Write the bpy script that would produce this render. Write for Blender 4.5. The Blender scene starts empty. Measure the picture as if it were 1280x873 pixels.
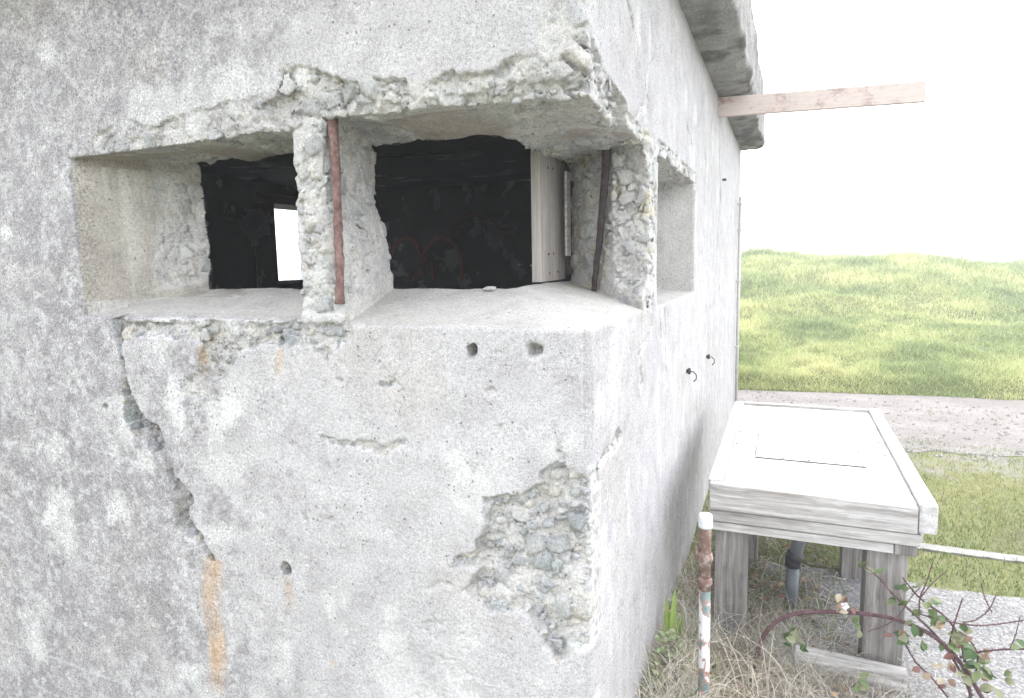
import bpy, math, random
import numpy as np
random.seed(7); RNG = np.random.default_rng(7)
C = bpy.context.scene.collection
PI = math.pi

# ------------------------------------------------------------------ camera model
F_PX, PITCH, ROLL, YAW = 814.707, 0.121806, -0.019167, 0.396476
CAM = np.array([0.475613, -1.669642, 1.7])
FW = np.array([-math.sin(YAW)*math.cos(PITCH), math.cos(YAW)*math.cos(PITCH), -math.sin(PITCH)])
_r = np.array([math.cos(YAW), math.sin(YAW), 0.0]); _u = np.cross(_r, FW)
RT = _r*math.cos(ROLL) + _u*math.sin(ROLL); UP = -_r*math.sin(ROLL) + _u*math.cos(ROLL)

def at(px, py, axis, val):
    """the place on the plane axis=val that the photograph shows at px,py"""
    d = FW + RT*(px-640)/F_PX + UP*(426.5-py)/F_PX
    return CAM + d*((val-CAM[axis])/d[axis])
def FR(px, py, y=0.0):
    q = at(px, py, 1, y); return (q[0], q[2])
def RW(px, py, x=0.0):
    q = at(px, py, 0, x); return (q[1], q[2])
def GR(px, py, z=0.0):
    q = at(px, py, 2, z); return (q[0], q[1])

# ------------------------------------------------------------------ noise in numpy
_TAB = RNG.random((64, 64, 64)).astype(np.float32).ravel()
_TAB = np.stack([_TAB, np.roll(_TAB.reshape(64, 64, 64), -1, 2).ravel()], 1)
def vnoise(P, s, o=0.0):
    """value noise -1..1, s cells per metre"""
    Q = P.astype(np.float32, copy=False)*np.float32(s) + np.float32(o*17.31+1000)
    I = Q.astype(np.int32); f = Q-I; f = f*f*(3-2*f)
    I &= 63; x0 = I[:, 0] << 12; y0 = I[:, 1] << 6; z0 = I[:, 2]; x1 = ((I[:, 0]+1) & 63) << 12; y1 = ((I[:, 1]+1) & 63) << 6
    fx, fy, fz = f[:, 0:1], f[:, 1:2], f[:, 2]
    a = _TAB.take(x0+y0+z0, 0); a += (_TAB.take(x1+y0+z0, 0)-a)*fx
    b = _TAB.take(x0+y1+z0, 0); b += (_TAB.take(x1+y1+z0, 0)-b)*fx
    a += (b-a)*fy
    return (a[:, 0]+(a[:, 1]-a[:, 0])*fz)*2-1
def fbm(P, s, n=3, o=0.0):
    r = np.zeros(len(P), np.float32); a = 1.0; t = 0
    for k in range(n):
        r += a*vnoise(P, s, o+k*3.7); t += a; a *= .5; s *= 2.03
    return r/t
_HT = RNG.random((65536, 8)).astype(np.float32)
def voronoi(P, cell):
    """F1, F2 (in cells), hash of the nearest cell, vector from its point (in cells)"""
    Q = (P/cell + 5000).astype(np.float32)
    I = np.floor(Q).astype(np.int32)
    n = len(P)
    f1 = np.full(n, 9, np.float32); f2 = np.full(n, 9, np.float32); hid = np.zeros(n, np.int32); vec = np.zeros((n, 3), np.float32)
    for dx in (-1, 0, 1):
        for dy in (-1, 0, 1):
            for dz in (-1, 0, 1):
                ix, iy, iz = I[:, 0]+dx, I[:, 1]+dy, I[:, 2]+dz
                h = ((ix*73856093) ^ (iy*19349663) ^ (iz*83492791)) & 0xFFFF
                v = Q - np.stack([ix, iy, iz], 1) - (.1+.8*_HT[h, :3])
                d = np.sqrt((v*v).sum(1))
                near = d < f1
                f2 = np.where(near, f1, np.minimum(f2, d))
                f1 = np.where(near, d, f1); hid = np.where(near, h, hid)
                vec[near] = v[near]
    return f1, f2, hid, vec
def sstep(a, b, x):
    t = np.clip((x-a)/(b-a), 0, 1); return t*t*(3-2*t)

# ------------------------------------------------------------------ materials
def mat(name):
    m = bpy.data.materials.new(name); m.use_nodes = True
    nt = m.node_tree; b = nt.nodes['Principled BSDF']
    return m, nt, b
def nd(nt, t, **kw):
    n = nt.nodes.new(t)
    for k, v in kw.items():
        if k in n.inputs: n.inputs[k].default_value = v
        else: setattr(n, k, v)
    return n
def noise(nt, scale, detail=4, rough=.6, vec=None):
    n = nd(nt, 'ShaderNodeTexNoise', Scale=scale, Detail=detail, Roughness=rough)
    if vec is not None: nt.links.new(vec, n.inputs['Vector'])
    return n
def ramp(nt, src, stops):
    r = nt.nodes.new('ShaderNodeValToRGB'); e = r.color_ramp.elements
    while len(e) < len(stops): e.new(.5)
    for k, (p, c) in enumerate(stops):
        e[k].position = p; e[k].color = c if len(c) == 4 else (*c, 1)
    nt.links.new(src, r.inputs['Fac']); return r
def mix(nt, fac, a, b, blend='MIX'):
    m = nt.nodes.new('ShaderNodeMix'); m.data_type = 'RGBA'; m.blend_type = blend
    for s, v in ((0, fac), (6, a), (7, b)):
        if hasattr(v, 'default_value') or hasattr(v, 'links'): nt.links.new(v, m.inputs[s])
        elif s == 0: m.inputs[0].default_value = v
        else: m.inputs[s].default_value = v if len(v) == 4 else (*v, 1)
    return m.outputs[2]
def math_n(nt, op, a, b=None):
    m = nt.nodes.new('ShaderNodeMath'); m.operation = op
    for k, v in ((0, a), (1, b)):
        if v is None: continue
        if hasattr(v, 'links'): nt.links.new(v, m.inputs[k])
        else: m.inputs[k].default_value = v
    return m.outputs[0]
def bump(nt, b, src, strength, dist, prev=None):
    n = nd(nt, 'ShaderNodeBump', Strength=strength, Distance=dist)
    nt.links.new(src, n.inputs['Height'])
    if prev is not None: nt.links.new(prev.outputs[0], n.inputs['Normal'])
    nt.links.new(n.outputs[0], b.inputs['Normal']); return n
def gmul(nt, v):
    return nd(nt, 'ShaderNodeCombineColor')

def concrete_mat():
    m, nt, b = mat('weathered_concrete')
    tc = nt.nodes.new('ShaderNodeTexCoord'); ob = tc.outputs['Object']
    at_ = nd(nt, 'ShaderNodeVertexColor', layer_name='albedo')
    at_.layer_name = 'albedo'
    col = at_.outputs['Color']
    g1 = noise(nt, 330, 2, .7, ob)                        # sand grain
    r1 = ramp(nt, g1.outputs[0], [(.30, (.50, .49, .48)), (.45, (.92, .92, .92)), (.58, (1.04, 1.04, 1.04)), (.74, (1.32, 1.32, 1.33))])
    col = mix(nt, 1.0, col, r1.outputs[0], 'MULTIPLY')
    g2 = noise(nt, 95, 5, .72, ob)
    r2 = ramp(nt, g2.outputs[0], [(.28, (.66, .65, .65)), (.5, (1, 1, 1)), (.72, (1.22, 1.22, 1.23))])
    col = mix(nt, .9, col, r2.outputs[0], 'MULTIPLY')
    g3 = noise(nt, 9, 7, .68, ob)
    r3 = ramp(nt, g3.outputs[0], [(.3, (.78, .77, .77)), (.5, (1, 1, 1)), (.7, (1.15, 1.15, 1.14))])
    col = mix(nt, .8, col, r3.outputs[0], 'MULTIPLY')
    g5 = noise(nt, 120, 4, .75, ob)                        # crust of lichen
    r5 = ramp(nt, g5.outputs[0], [(.36, (.45, .44, .45)), (.47, (.95, .95, .95)), (.56, (1.0, 1, 1)), (.68, (1.55, 1.54, 1.56))])
    col = mix(nt, at_.outputs['Alpha'], col, mix(nt, 1.0, col, r5.outputs[0], 'MULTIPLY'))
    # little dark pits
    v = nd(nt, 'ShaderNodeTexVoronoi', Scale=62.0); nt.links.new(ob, v.inputs['Vector'])
    vsel = nt.nodes.new('ShaderNodeSeparateColor'); nt.links.new(v.outputs['Color'], vsel.inputs[0])
    few = math_n(nt, 'GREATER_THAN', vsel.outputs[0], .80)
    rad = math_n(nt, 'MULTIPLY', vsel.outputs[1], .26)
    pit = math_n(nt, 'MULTIPLY', math_n(nt, 'LESS_THAN', v.outputs['Distance'], rad), few)
    col = mix(nt, math_n(nt, 'MULTIPLY', pit, .72), col, (.12, .115, .11), 'MIX')
    nt.links.new(col, b.inputs['Base Color'])
    b.inputs['Roughness'].default_value = .93; b.inputs['Specular IOR Level'].default_value = .25
    h = math_n(nt, 'ADD', math_n(nt, 'MULTIPLY', g1.outputs[0], .35), math_n(nt, 'MULTIPLY', g2.outputs[0], 1.0))
    h = math_n(nt, 'SUBTRACT', h, math_n(nt, 'MULTIPLY', pit, .5))
    bump(nt, b, h, .75, .006)
    return m
M_CONC = concrete_mat()

def painted_room_mat(name, base, flake, scale, stretch=(1, 1, 1), thr=.56, graffiti=False):
    m, nt, b = mat(name)
    tc = nt.nodes.new('ShaderNodeTexCoord'); mp = nt.nodes.new('ShaderNodeMapping'); mp.inputs['Scale'].default_value = stretch
    nt.links.new(tc.outputs['Object'], mp.inputs['Vector'])
    n = noise(nt, scale, 5, .62, mp.outputs[0])
    r = ramp(nt, n.outputs[0], [(thr, base), (thr+.025, flake)])
    n2 = noise(nt, 3, 4, .6, tc.outputs['Object'])
    r2 = ramp(nt, n2.outputs[0], [(.35, (.5, .5, .5)), (.65, (1.1, 1.1, 1.1))])
    col = mix(nt, 1, r.outputs[0], r2.outputs[0], 'MULTIPLY')
    nt.links.new(col, b.inputs['Base Color']); b.inputs['Roughness'].default_value = .8
    bump(nt, b, r.outputs[0], .3, .004)
    return m
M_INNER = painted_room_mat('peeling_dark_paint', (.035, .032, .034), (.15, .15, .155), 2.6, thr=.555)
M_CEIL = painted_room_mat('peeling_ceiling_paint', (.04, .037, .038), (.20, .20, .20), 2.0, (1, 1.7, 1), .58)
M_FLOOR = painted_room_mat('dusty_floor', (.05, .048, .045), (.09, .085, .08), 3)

def wood_mat(name, dark, light, axis=0, grain=34.0, knots=True, paint=None, pthr=.5):
    m, nt, b = mat(name)
    tc = nt.nodes.new('ShaderNodeTexCoord'); mp = nt.nodes.new('ShaderNodeMapping')
    s = [grain, grain, grain]; s[axis] = grain*.045
    mp.inputs['Scale'].default_value = s; nt.links.new(tc.outputs['Object'], mp.inputs['Vector'])
    warp = noise(nt, 5.0, 3, .5, tc.outputs['Object'])
    wv = nt.nodes.new('ShaderNodeVectorMath'); wv.operation = 'MULTIPLY_ADD'
    nt.links.new(warp.outputs['Color'], wv.inputs[0]); wv.inputs[1].default_value = (1.6, 1.6, 1.6); nt.links.new(mp.outputs[0], wv.inputs[2])
    n = noise(nt, 1.0, 5, .65, wv.outputs[0])
    mp2 = nt.nodes.new('ShaderNodeMapping'); s2 = [grain*5]*3; s2[axis] = grain*.1
    mp2.inputs['Scale'].default_value = s2; nt.links.new(tc.outputs['Object'], mp2.inputs['Vector'])
    nf = noise(nt, 1.0, 2, .6, mp2.outputs[0])
    r = ramp(nt, n.outputs[0], [(.32, dark), (.5, tuple((a+c)/2 for a, c in zip(dark, light))), (.66, light)])
    rf = ramp(nt, nf.outputs[0], [(.3, (.7, .7, .7)), (.7, (1.12, 1.12, 1.12))])
    col = mix(nt, 1, r.outputs[0], rf.outputs[0], 'MULTIPLY')
    if knots:
        v = nd(nt, 'ShaderNodeTexVoronoi', Scale=1.0)
        mp3 = nt.nodes.new('ShaderNodeMapping'); s3 = [9]*3; s3[axis] = 4.5; mp3.inputs['Scale'].default_value = s3
        nt.links.new(tc.outputs['Object'], mp3.inputs['Vector']); nt.links.new(mp3.outputs[0], v.inputs['Vector'])
        k = ramp(nt, v.outputs['Distance'], [(.05, (1, 1, 1)), (.13, (0, 0, 0))])
        col = mix(nt, math_n(nt, 'MULTIPLY', k.outputs[0], .45), col, tuple(c*.45 for c in dark))
    if paint:
        pn = noise(nt, 7, 8, .75, wv.outputs[0] if False else tc.outputs['Object'])
        pr = ramp(nt, pn.outputs[0], [(pthr-.06, (0, 0, 0)), (pthr+.06, (1, 1, 1))])
        pm = math_n(nt, 'MULTIPLY', pr.outputs[0], math_n(nt, 'ADD', math_n(nt, 'MULTIPLY', nf.outputs[0], .5), .6))
        col = mix(nt, pm, col, paint)
    nt.links.new(col, b.inputs['Base Color']); b.inputs['Roughness'].default_value = .85
    h = math_n(nt, 'ADD', n.outputs[0], math_n(nt, 'MULTIPLY', nf.outputs[0], .6))
    bump(nt, b, h, .6, .004)
    return m
M_POST = [wood_mat('grey_timber_upright', (.12, .108, .10), (.31, .29, .275), 2, 44)]
M_BOARDX = wood_mat('bleached_board_across', (.27, .25, .23), (.56, .545, .53), 0, 46)
M_BOARDY = wood_mat('bleached_board_along', (.38, .365, .35), (.62, .61, .60), 1, knots=False)
M_TOP = wood_mat('whitewashed_board', (.25, .24, .225), (.46, .455, .44), 1, 20, False, (.55, .55, .54), .47)
M_FRAME = wood_mat('silvered_frame_timber', (.30, .27, .245), (.44, .41, .38), 2, 15, False)
M_DARKWOOD_GAP = wood_mat('dark_timber_and_gap', (.05, .035, .03), (.11, .08, .07), 2, 40, False)
M_LINTEL = wood_mat('old_lintel_timber', (.16, .14, .12), (.30, .27, .24), 1, 30, False)
M_RED = wood_mat('faded_red_board', (.30, .19, .165), (.43, .33, .29), 0, 24, False, (.52, .45, .41), .42)

def rust_mat(name, a, c, d, scale=60):
    m, nt, b = mat(name)
    tc = nt.nodes.new('ShaderNodeTexCoord')
    n = noise(nt, scale, 6, .7, tc.outputs['Object'])
    r = ramp(nt, n.outputs[0], [(.32, a), (.5, c), (.68, d)])
    nt.links.new(r.outputs[0], b.inputs['Base Color']); b.inputs['Roughness'].default_value = .85
    bump(nt, b, n.outputs[0], .9, .006); return m
M_RUST = rust_mat('flaking_rust', (.07, .035, .03), (.15, .085, .075), (.25, .17, .155), 45)
M_RUSTD = rust_mat('dark_rust', (.014, .009, .010), (.03, .02, .02), (.065, .045, .045), 45)
M_CHIP = rust_mat('concrete_chip', (.22, .23, .23), (.34, .35, .35), (.46, .45, .43), 80)
M_CONDUIT = rust_mat('weathered_conduit', (.40, .39, .37), (.5, .49, .47), (.58, .57, .56), 40)
def pipe_paint_mat():
    m, nt, b = mat('peeling_pipe_paint')
    tc = nt.nodes.new('ShaderNodeTexCoord'); mp = nt.nodes.new('ShaderNodeMapping'); mp.inputs['Scale'].default_value = (1, 1, .55)
    nt.links.new(tc.outputs['Object'], mp.inputs['Vector'])
    n = noise(nt, 24, 4, .6, mp.outputs[0])
    r = ramp(nt, n.outputs[0], [(.36, (.10, .16, .15)), (.42, (.16, .22, .21)), (.425, (.27, .13, .10)), (.48, (.32, .18, .15)), (.485, (.50, .50, .50)), (.8, (.60, .60, .595))])
    nt.links.new(r.outputs[0], b.inputs['Base Color']); b.inputs['Roughness'].default_value = .6
    bump(nt, b, r.outputs[0], .4, .002); return m
M_PIPE = pipe_paint_mat()
M_PIPERUST = rust_mat('pipe_rust', (.12, .065, .05), (.20, .125, .10), (.44, .39, .37), 38)
def plain(name, col, rough=.6, var=.12, scale=30):
    m, nt, b = mat(name); tc = nt.nodes.new('ShaderNodeTexCoord')
    n = noise(nt, scale, 5, .65, tc.outputs['Object'])
    r = ramp(nt, n.outputs[0], [(.3, tuple(x*(1-var) for x in col)), (.7, tuple(min(.9, x*(1+var)) for x in col))])
    nt.links.new(r.outputs[0], b.inputs['Base Color']); b.inputs['Roughness'].default_value = rough
    bump(nt, b, n.outputs[0], .15, .003); return m
M_CAP = plain('galvanised_cap', (.62, .64, .66), .45, .2, 50)
M_PVC = plain('grey_plastic_pipe', (.13, .145, .16), .5, .15, 25)
M_PVCD = plain('dark_rubber_coupling', (.035, .035, .04), .6)
M_SCREW = plain('rusty_screw', (.07, .05, .04), .6)
M_CANE = rust_mat('purple_bramble_bark', (.045, .022, .028), (.085, .042, .048), (.15, .09, .085), 40)
M_TWIG = rust_mat('dry_twig', (.18, .12, .10), (.30, .22, .18), (.42, .34, .29), 30)

def vcol_leaf(name, trans=.35, rough=.55):
    m, nt, b = mat(name)
    a = nt.nodes.new('ShaderNodeVertexColor'); a.layer_name = 'albedo'
    nt.links.new(a.outputs['Color'], b.inputs['Base Color']); b.inputs['Roughness'].default_value = rough
    b.inputs['Specular IOR Level'].default_value = .3
    t = nt.nodes.new('ShaderNodeBsdfTranslucent'); nt.links.new(a.outputs['Color'], t.inputs['Color'])
    ms = nt.nodes.new('ShaderNodeMixShader'); ms.inputs[0].default_value = trans
    nt.links.new(b.outputs[0], ms.inputs[1]); nt.links.new(t.outputs[0], ms.inputs[2])
    nt.links.new(ms.outputs[0], nt.nodes['Material Output'].inputs['Surface']); return m
M_BLADE = vcol_leaf('grass_blade', .3)
M_LEAF = vcol_leaf('leaf', .25, .45)

def ground_mat(name, stops, scale, bscale, bstr, extra=None, bd=.02):
    m, nt, b = mat(name); tc = nt.nodes.new('ShaderNodeTexCoord'); ob = tc.outputs['Object']
    n = noise(nt, scale, 8, .65, ob)
    r = ramp(nt, n.outputs[0], stops)
    f = noise(nt, bscale, 6, .7, ob)
    rf = ramp(nt, f.outputs[0], [(.3, (.6, .6, .6)), (.5, (1, 1, 1)), (.7, (1.25, 1.25, 1.25))])
    col = mix(nt, 1, r.outputs[0], rf.outputs[0], 'MULTIPLY')
    if extra: col = extra(nt, ob, col)
    nt.links.new(col, b.inputs['Base Color']); b.inputs['Roughness'].default_value = .95
    b.inputs['Specular IOR Level'].default_value = .15
    bump(nt, b, f.outputs[0], bstr, bd); return m
def soil_extra(nt, ob, col):
    sp = nt.nodes.new('ShaderNodeSeparateXYZ'); nt.links.new(ob, sp.inputs[0])
    n = noise(nt, 1.7, 6, .65, ob)
    g = math_n(nt, 'ADD', math_n(nt, 'MULTIPLY', math_n(nt, 'SUBTRACT', sp.outputs[1], 4.25), .8), math_n(nt, 'MULTIPLY', math_n(nt, 'SUBTRACT', n.outputs[0], .5), 4.5))
    r = ramp(nt, g, [(.0, (0, 0, 0)), (.8, (1, 1, 1))])
    return mix(nt, r.outputs[0], col, (.185, .172, .16))
M_SOIL = ground_mat('turf_soil', [(.3, (.11, .10, .065)), (.5, (.13, .14, .06)), (.7, (.18, .17, .09))], 1.2, 40, .5, soil_extra)
M_DIRT = ground_mat('dirt_path', [(.3, (.145, .132, .124)), (.5, (.185, .172, .163)), (.7, (.235, .22, .21))], 1.6, 60, .6)
def gravel_extra(nt, ob, col):
    v = nd(nt, 'ShaderNodeTexVoronoi', Scale=85.0); nt.links.new(ob, v.inputs['Vector'])
    hs = nt.nodes.new('ShaderNodeSeparateColor'); nt.links.new(v.outputs['Color'], hs.inputs[0])
    r = ramp(nt, hs.outputs[0], [(0, (.75, .75, .76)), (.5, (1, 1, 1)), (1, (1.18, 1.18, 1.18))])
    e = ramp(nt, v.outputs['Distance'], [(.3, (1, 1, 1)), (.62, (.72, .72, .72))])
    return mix(nt, 1, mix(nt, 1, col, r.outputs[0], 'MULTIPLY'), e.outputs[0], 'MULTIPLY')
M_GRAVEL = ground_mat('pale_gravel', [(.3, (.25, .247, .247)), (.7, (.34, .337, .335))], 2.0, 70, .9, gravel_extra, .015)
M_HILL = ground_mat('hill_turf', [(.3, (.06, .08, .025)), (.5, (.09, .11, .035)), (.7, (.15, .14, .055))], .9, 12, .6, None, .08)
M_KERB = plain('pale_edging', (.36, .35, .34), .9, .2, 20)

# ------------------------------------------------------------------ object helpers
def setp(o, label=None, cat=None, group=None, kind=None):
    for k, v in (('label', label), ('category', cat), ('group', group), ('kind', kind)):
        if v: o[k] = v
    return o
def empty(name, loc, label, cat, group=None):
    o = bpy.data.objects.new(name, None); C.objects.link(o); o.location = loc
    return setp(o, label, cat, group)
def link(name, me, m, parent=None):
    o = bpy.data.objects.new(name, me); C.objects.link(o)
    if m: me.materials.append(m)
    if parent is not None:
        o.parent = parent
        # children are modelled in world space: undo the parents' offsets
        off = np.zeros(3); q = parent
        while q is not None: off += np.array(q.location); q = q.parent
        o.location = tuple(-off)
    return o
def np_mesh(name, V, Fq, col=None, smooth=True):
    V = np.asarray(V, np.float32); Fq = np.asarray(Fq, np.int32); k = Fq.shape[1]
    me = bpy.data.meshes.new(name)
    me.vertices.add(len(V)); me.vertices.foreach_set('co', V.ravel())
    me.loops.add(Fq.size); me.loops.foreach_set('vertex_index', Fq.ravel())
    me.polygons.add(len(Fq)); me.polygons.foreach_set('loop_start', np.arange(0, Fq.size, k, dtype=np.int32))
    me.polygons.foreach_set('loop_total', np.full(len(Fq), k, np.int32))
    me.polygons.foreach_set('use_smooth', np.full(len(Fq), smooth))
    me.update(calc_edges=True)
    if col is not None:
        a = me.color_attributes.new('albedo', 'FLOAT_COLOR', 'POINT')
        if col.shape[1] == 3: col = np.concatenate([col, np.ones((len(col), 1), np.float32)], 1)
        a.data.foreach_set('color', col.astype(np.float32).ravel())
    return me

class MB:
    """collects boxes, tubes and leaves into one mesh"""
    def __init__(s): s.v = []; s.f = []; s.c = []; s.sm = []
    def add(s, V, Fs, col=(1, 1, 1), smooth=False):
        o = len(s.v); s.v += [tuple(map(float, q)) for q in V]; s.f += [tuple(i+o for i in f) for f in Fs]
        s.c += [col]*len(V); s.sm += [smooth]*len(Fs)
    def box(s, lo, hi, bev=.004, skew=None):
        """a box with chamfered edges; skew(p)->p"""
        import bmesh
        bm = bmesh.new(); bmesh.ops.create_cube(bm, size=1)
        lo = np.array(lo, float); hi = np.array(hi, float)
        for v in bm.verts: v.co = lo + (np.array(v.co)+.5)*(hi-lo)
        if bev: bmesh.ops.bevel(bm, geom=list(bm.edges), offset=bev, segments=2, profile=.6, affect='EDGES')
        bm.verts.index_update()
        V = [np.array(v.co) for v in bm.verts]
        if skew: V = [skew(q) for q in V]
        s.add(V, [[v.index for v in f.verts] for f in bm.faces]); bm.free()
    def tube(s, pts, rad, n=10, cap=True, col=(1, 1, 1), jit=0, smooth=True):
        pts = [np.array(q, float) for q in pts]; m = len(pts)
        if np.isscalar(rad): rad = [rad]*m
        V = []; ref = None
        for i, q in enumerate(pts):
            t = pts[min(i+1, m-1)]-pts[max(i-1, 0)]; t = t/(np.linalg.norm(t)+1e-9)
            if ref is None:
                ref = np.cross(t, (0, 0, 1) if abs(t[2]) < .9 else (1, 0, 0))
            a = ref-t*(ref@t); a /= np.linalg.norm(a); b_ = np.cross(t, a); ref = a
            for k in range(n):
                w = 2*PI*k/n; r = rad[i]*(1+jit*random.uniform(-1, 1))
                V.append(q+a*math.cos(w)*r+b_*math.sin(w)*r)
        Fs = [[i*n+k, i*n+(k+1) % n, (i+1)*n+(k+1) % n, (i+1)*n+k] for i in range(m-1) for k in range(n)]
        if cap: Fs += [list(range(n))[::-1], [(m-1)*n+k for k in range(n)]]
        s.add(V, Fs, col, smooth)
    def leaf(s, p, d, up, L, W, col, fold=.25):
        d = d/np.linalg.norm(d); sd = np.cross(d, up); sd /= (np.linalg.norm(sd)+1e-9); n = np.cross(sd, d)
        V = []; prof = [(0, .05), (.25, .75), (.5, 1), (.75, .68), (1, .03)]
        for t, w in prof:
            c = p+d*L*t - n*(L*.18*t*t)
            V += [c-sd*W*w*.5+n*W*fold*w, c, c+sd*W*w*.5+n*W*fold*w]
        Fs = []
        for i in range(4): Fs += [[i*3, i*3+1, i*3+4, i*3+3], [i*3+1, i*3+2, i*3+5, i*3+4]]
        s.add(V, Fs, col, True)
    def build(s, name, m, parent=None):
        me = bpy.data.meshes.new(name); me.from_pydata(s.v, [], s.f)
        me.polygons.foreach_set('use_smooth', s.sm)
        a = me.color_attributes.new('albedo', 'FLOAT_COLOR', 'POINT')
        a.data.foreach_set('color', np.array([(*c, 1) for c in s.c], np.float32).ravel())
        me.update(); return link(name, me, m, parent)

# ------------------------------------------------------------------ erosion maps
RES = .005
class Map:
    def __init__(s, a0, a1, z0, z1, seed):
        s.a0, s.z0 = a0, z0; s.na = int((a1-a0)/RES)+1; s.nz = int((z1-z0)/RES)+1
        A, Z = np.meshgrid(a0+np.arange(s.na)*RES, z0+np.arange(s.nz)*RES, indexing='ij')
        P = np.stack([A.ravel(), np.full(A.size, 3.3*seed), Z.ravel()], 1).astype(np.float32)
        wa = .016*fbm(P, 14, 3, seed)+.006*vnoise(P, 70, seed+5); wz = .016*fbm(P, 14, 3, seed+9)+.006*vnoise(P, 70, seed+6)
        s.A = A+wa.reshape(A.shape); s.Z = Z+wz.reshape(A.shape)
        s.n = fbm(P, 9, 3, seed+3).reshape(A.shape)
        s.D = np.zeros(A.shape, np.float32)
    def poly(s, pts, depth, var=.5):
        ins = np.zeros(s.A.shape, bool); n = len(pts)
        for i in range(n):
            (x1, y1), (x2, y2) = pts[i], pts[(i+1) % n]
            if y1 == y2: continue
            c = ((y1 > s.Z) != (y2 > s.Z)) & (s.A < (x2-x1)*(s.Z-y1)/(y2-y1)+x1); ins ^= c
        s.D = np.maximum(s.D, ins*depth*np.clip(1+var*s.n*2, .25, 1.8))
    def line(s, pts, hw, depth, rag=.9):
        if np.isscalar(hw): hw = [hw]*len(pts)
        for i in range(len(pts)-1):
            a = np.array(pts[i]); b = np.array(pts[i+1]); L = ((b-a)**2).sum()
            t = np.clip(((s.A-a[0])*(b-a)[0]+(s.Z-a[1])*(b-a)[1])/L, 0, 1)
            d = np.hypot(s.A-a[0]-t*(b-a)[0], s.Z-a[1]-t*(b-a)[1])
            w = (hw[i]+(hw[i+1]-hw[i])*t)*np.clip(1+rag*s.n, .25, 1.9)
            s.D = np.maximum(s.D, depth*np.sqrt(np.clip(1-(d/np.maximum(w, 1e-4))**2, 0, 1))*np.clip(1+s.n, .4, 1.6))
    def spot(s, c, r, depth):
        d = np.hypot(s.A-c[0], s.Z-c[1]); s.D = np.maximum(s.D, depth*np.clip(2*(1-d/r), 0, 1))
    def __call__(s, a, z):
        u = np.clip((a-s.a0)/RES, 0, s.na-1.01); v = np.clip((z-s.z0)/RES, 0, s.nz-1.01)
        i = u.astype(np.int32); j = v.astype(np.int32); fu = (u-i).astype(np.float32); fv = (v-j).astype(np.float32)
        D = s.D
        return (D[i, j]*(1-fu)+D[i+1, j]*fu)*(1-fv)+(D[i, j+1]*(1-fu)+D[i+1, j+1]*fu)*fv

EF = Map(-3.2, .12, -.5, 2.95, 1.0)
ER = Map(-.12, 6.3, -.1, 2.95, 2.0)
fp = lambda L, y=0: [FR(*q, y) for q in L]
rp = lambda L: [RW(*q) for q in L]
# the big spall low on the corner
EF.poly(fp([(602, 625), (632, 620), (655, 620), (664, 615), (677, 605), (677, 590), (702, 575), (712, 590), (735, 594), (760, 590), (760, 815), (735, 812),
            (695, 829), (687, 813), (671, 791), (652, 767), (617, 767), (576, 742), (592, 723), (599, 712), (567, 707), (565, 696), (589, 690), (591, 682), (600, 666)]), .030, .35)
EF.poly(fp([(602, 625), (655, 620), (680, 603), (735, 596), (738, 625), (680, 650), (640, 660), (600, 665)]), .038, .3)
EF.poly(fp([(575, 700), (600, 680), (640, 690), (665, 700), (640, 720), (590, 712)]), .034, .3)
ER.poly([(-.1, 1.10), (.02, 1.10), (.035, 1.02), (.03, .9), (.022, .75), (.01, .62), (-.1, .6)], .028, .3)
ER.line(rp([(738, 600), (748, 585), (762, 567), (772, 556), (778, 545)]), [.030, .022, .020, .026, .016], .022)
ER.line(rp([(775, 556), (782, 530)]), [.012, .004], .012)
EF.line(fp([(686, 528), (690, 548), (697, 565), (704, 576)]), [.004, .006, .010, .012], .014)
# crack channel on the left
EF.line(fp([(146, 405), (150, 440), (158, 490), (165, 517), (190, 548), (211, 586), (225, 624), (227, 651), (244, 672), (263, 697)]),
        [.032, .030, .020, .030, .050, .046, .034, .026, .026, .024], .066, 1.6)
EF.line(fp([(196, 545), (206, 580), (222, 622), (227, 650)]), [.014, .018, .016, .014], .062)
# broken band under the first window and over it
EF.poly(fp([(135, 403), (200, 404), (300, 403), (380, 403), (440, 406), (438, 425), (410, 450), (385, 432), (330, 428), (300, 440), (285, 470), (262, 482), (245, 465), (255, 430), (200, 418), (150, 425)]), .022, .9)
EF.poly(fp([(232, 470), (262, 462), (275, 500), (262, 522), (240, 505), (222, 500)]), .010, .6)
EF.poly(fp([(118, 193), (116, 172), (150, 150), (200, 158), (232, 140), (300, 128), (335, 140), (348, 165), (230, 183)]), .010, 1.2)
EF.poly(fp([(122, 193), (128, 178), (180, 172), (232, 172), (300, 158), (345, 165), (230, 184)]), .020, .9)
EF.poly(fp([(270, 130), (322, 122), (330, 138), (300, 150), (262, 150)]), .010, .8)
EF.poly(fp([(322, 132), (345, 118), (350, 90), (372, 78), (392, 88), (420, 96), (442, 118), (470, 128), (455, 152), (400, 165), (345, 163)]), .034, .45)
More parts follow.
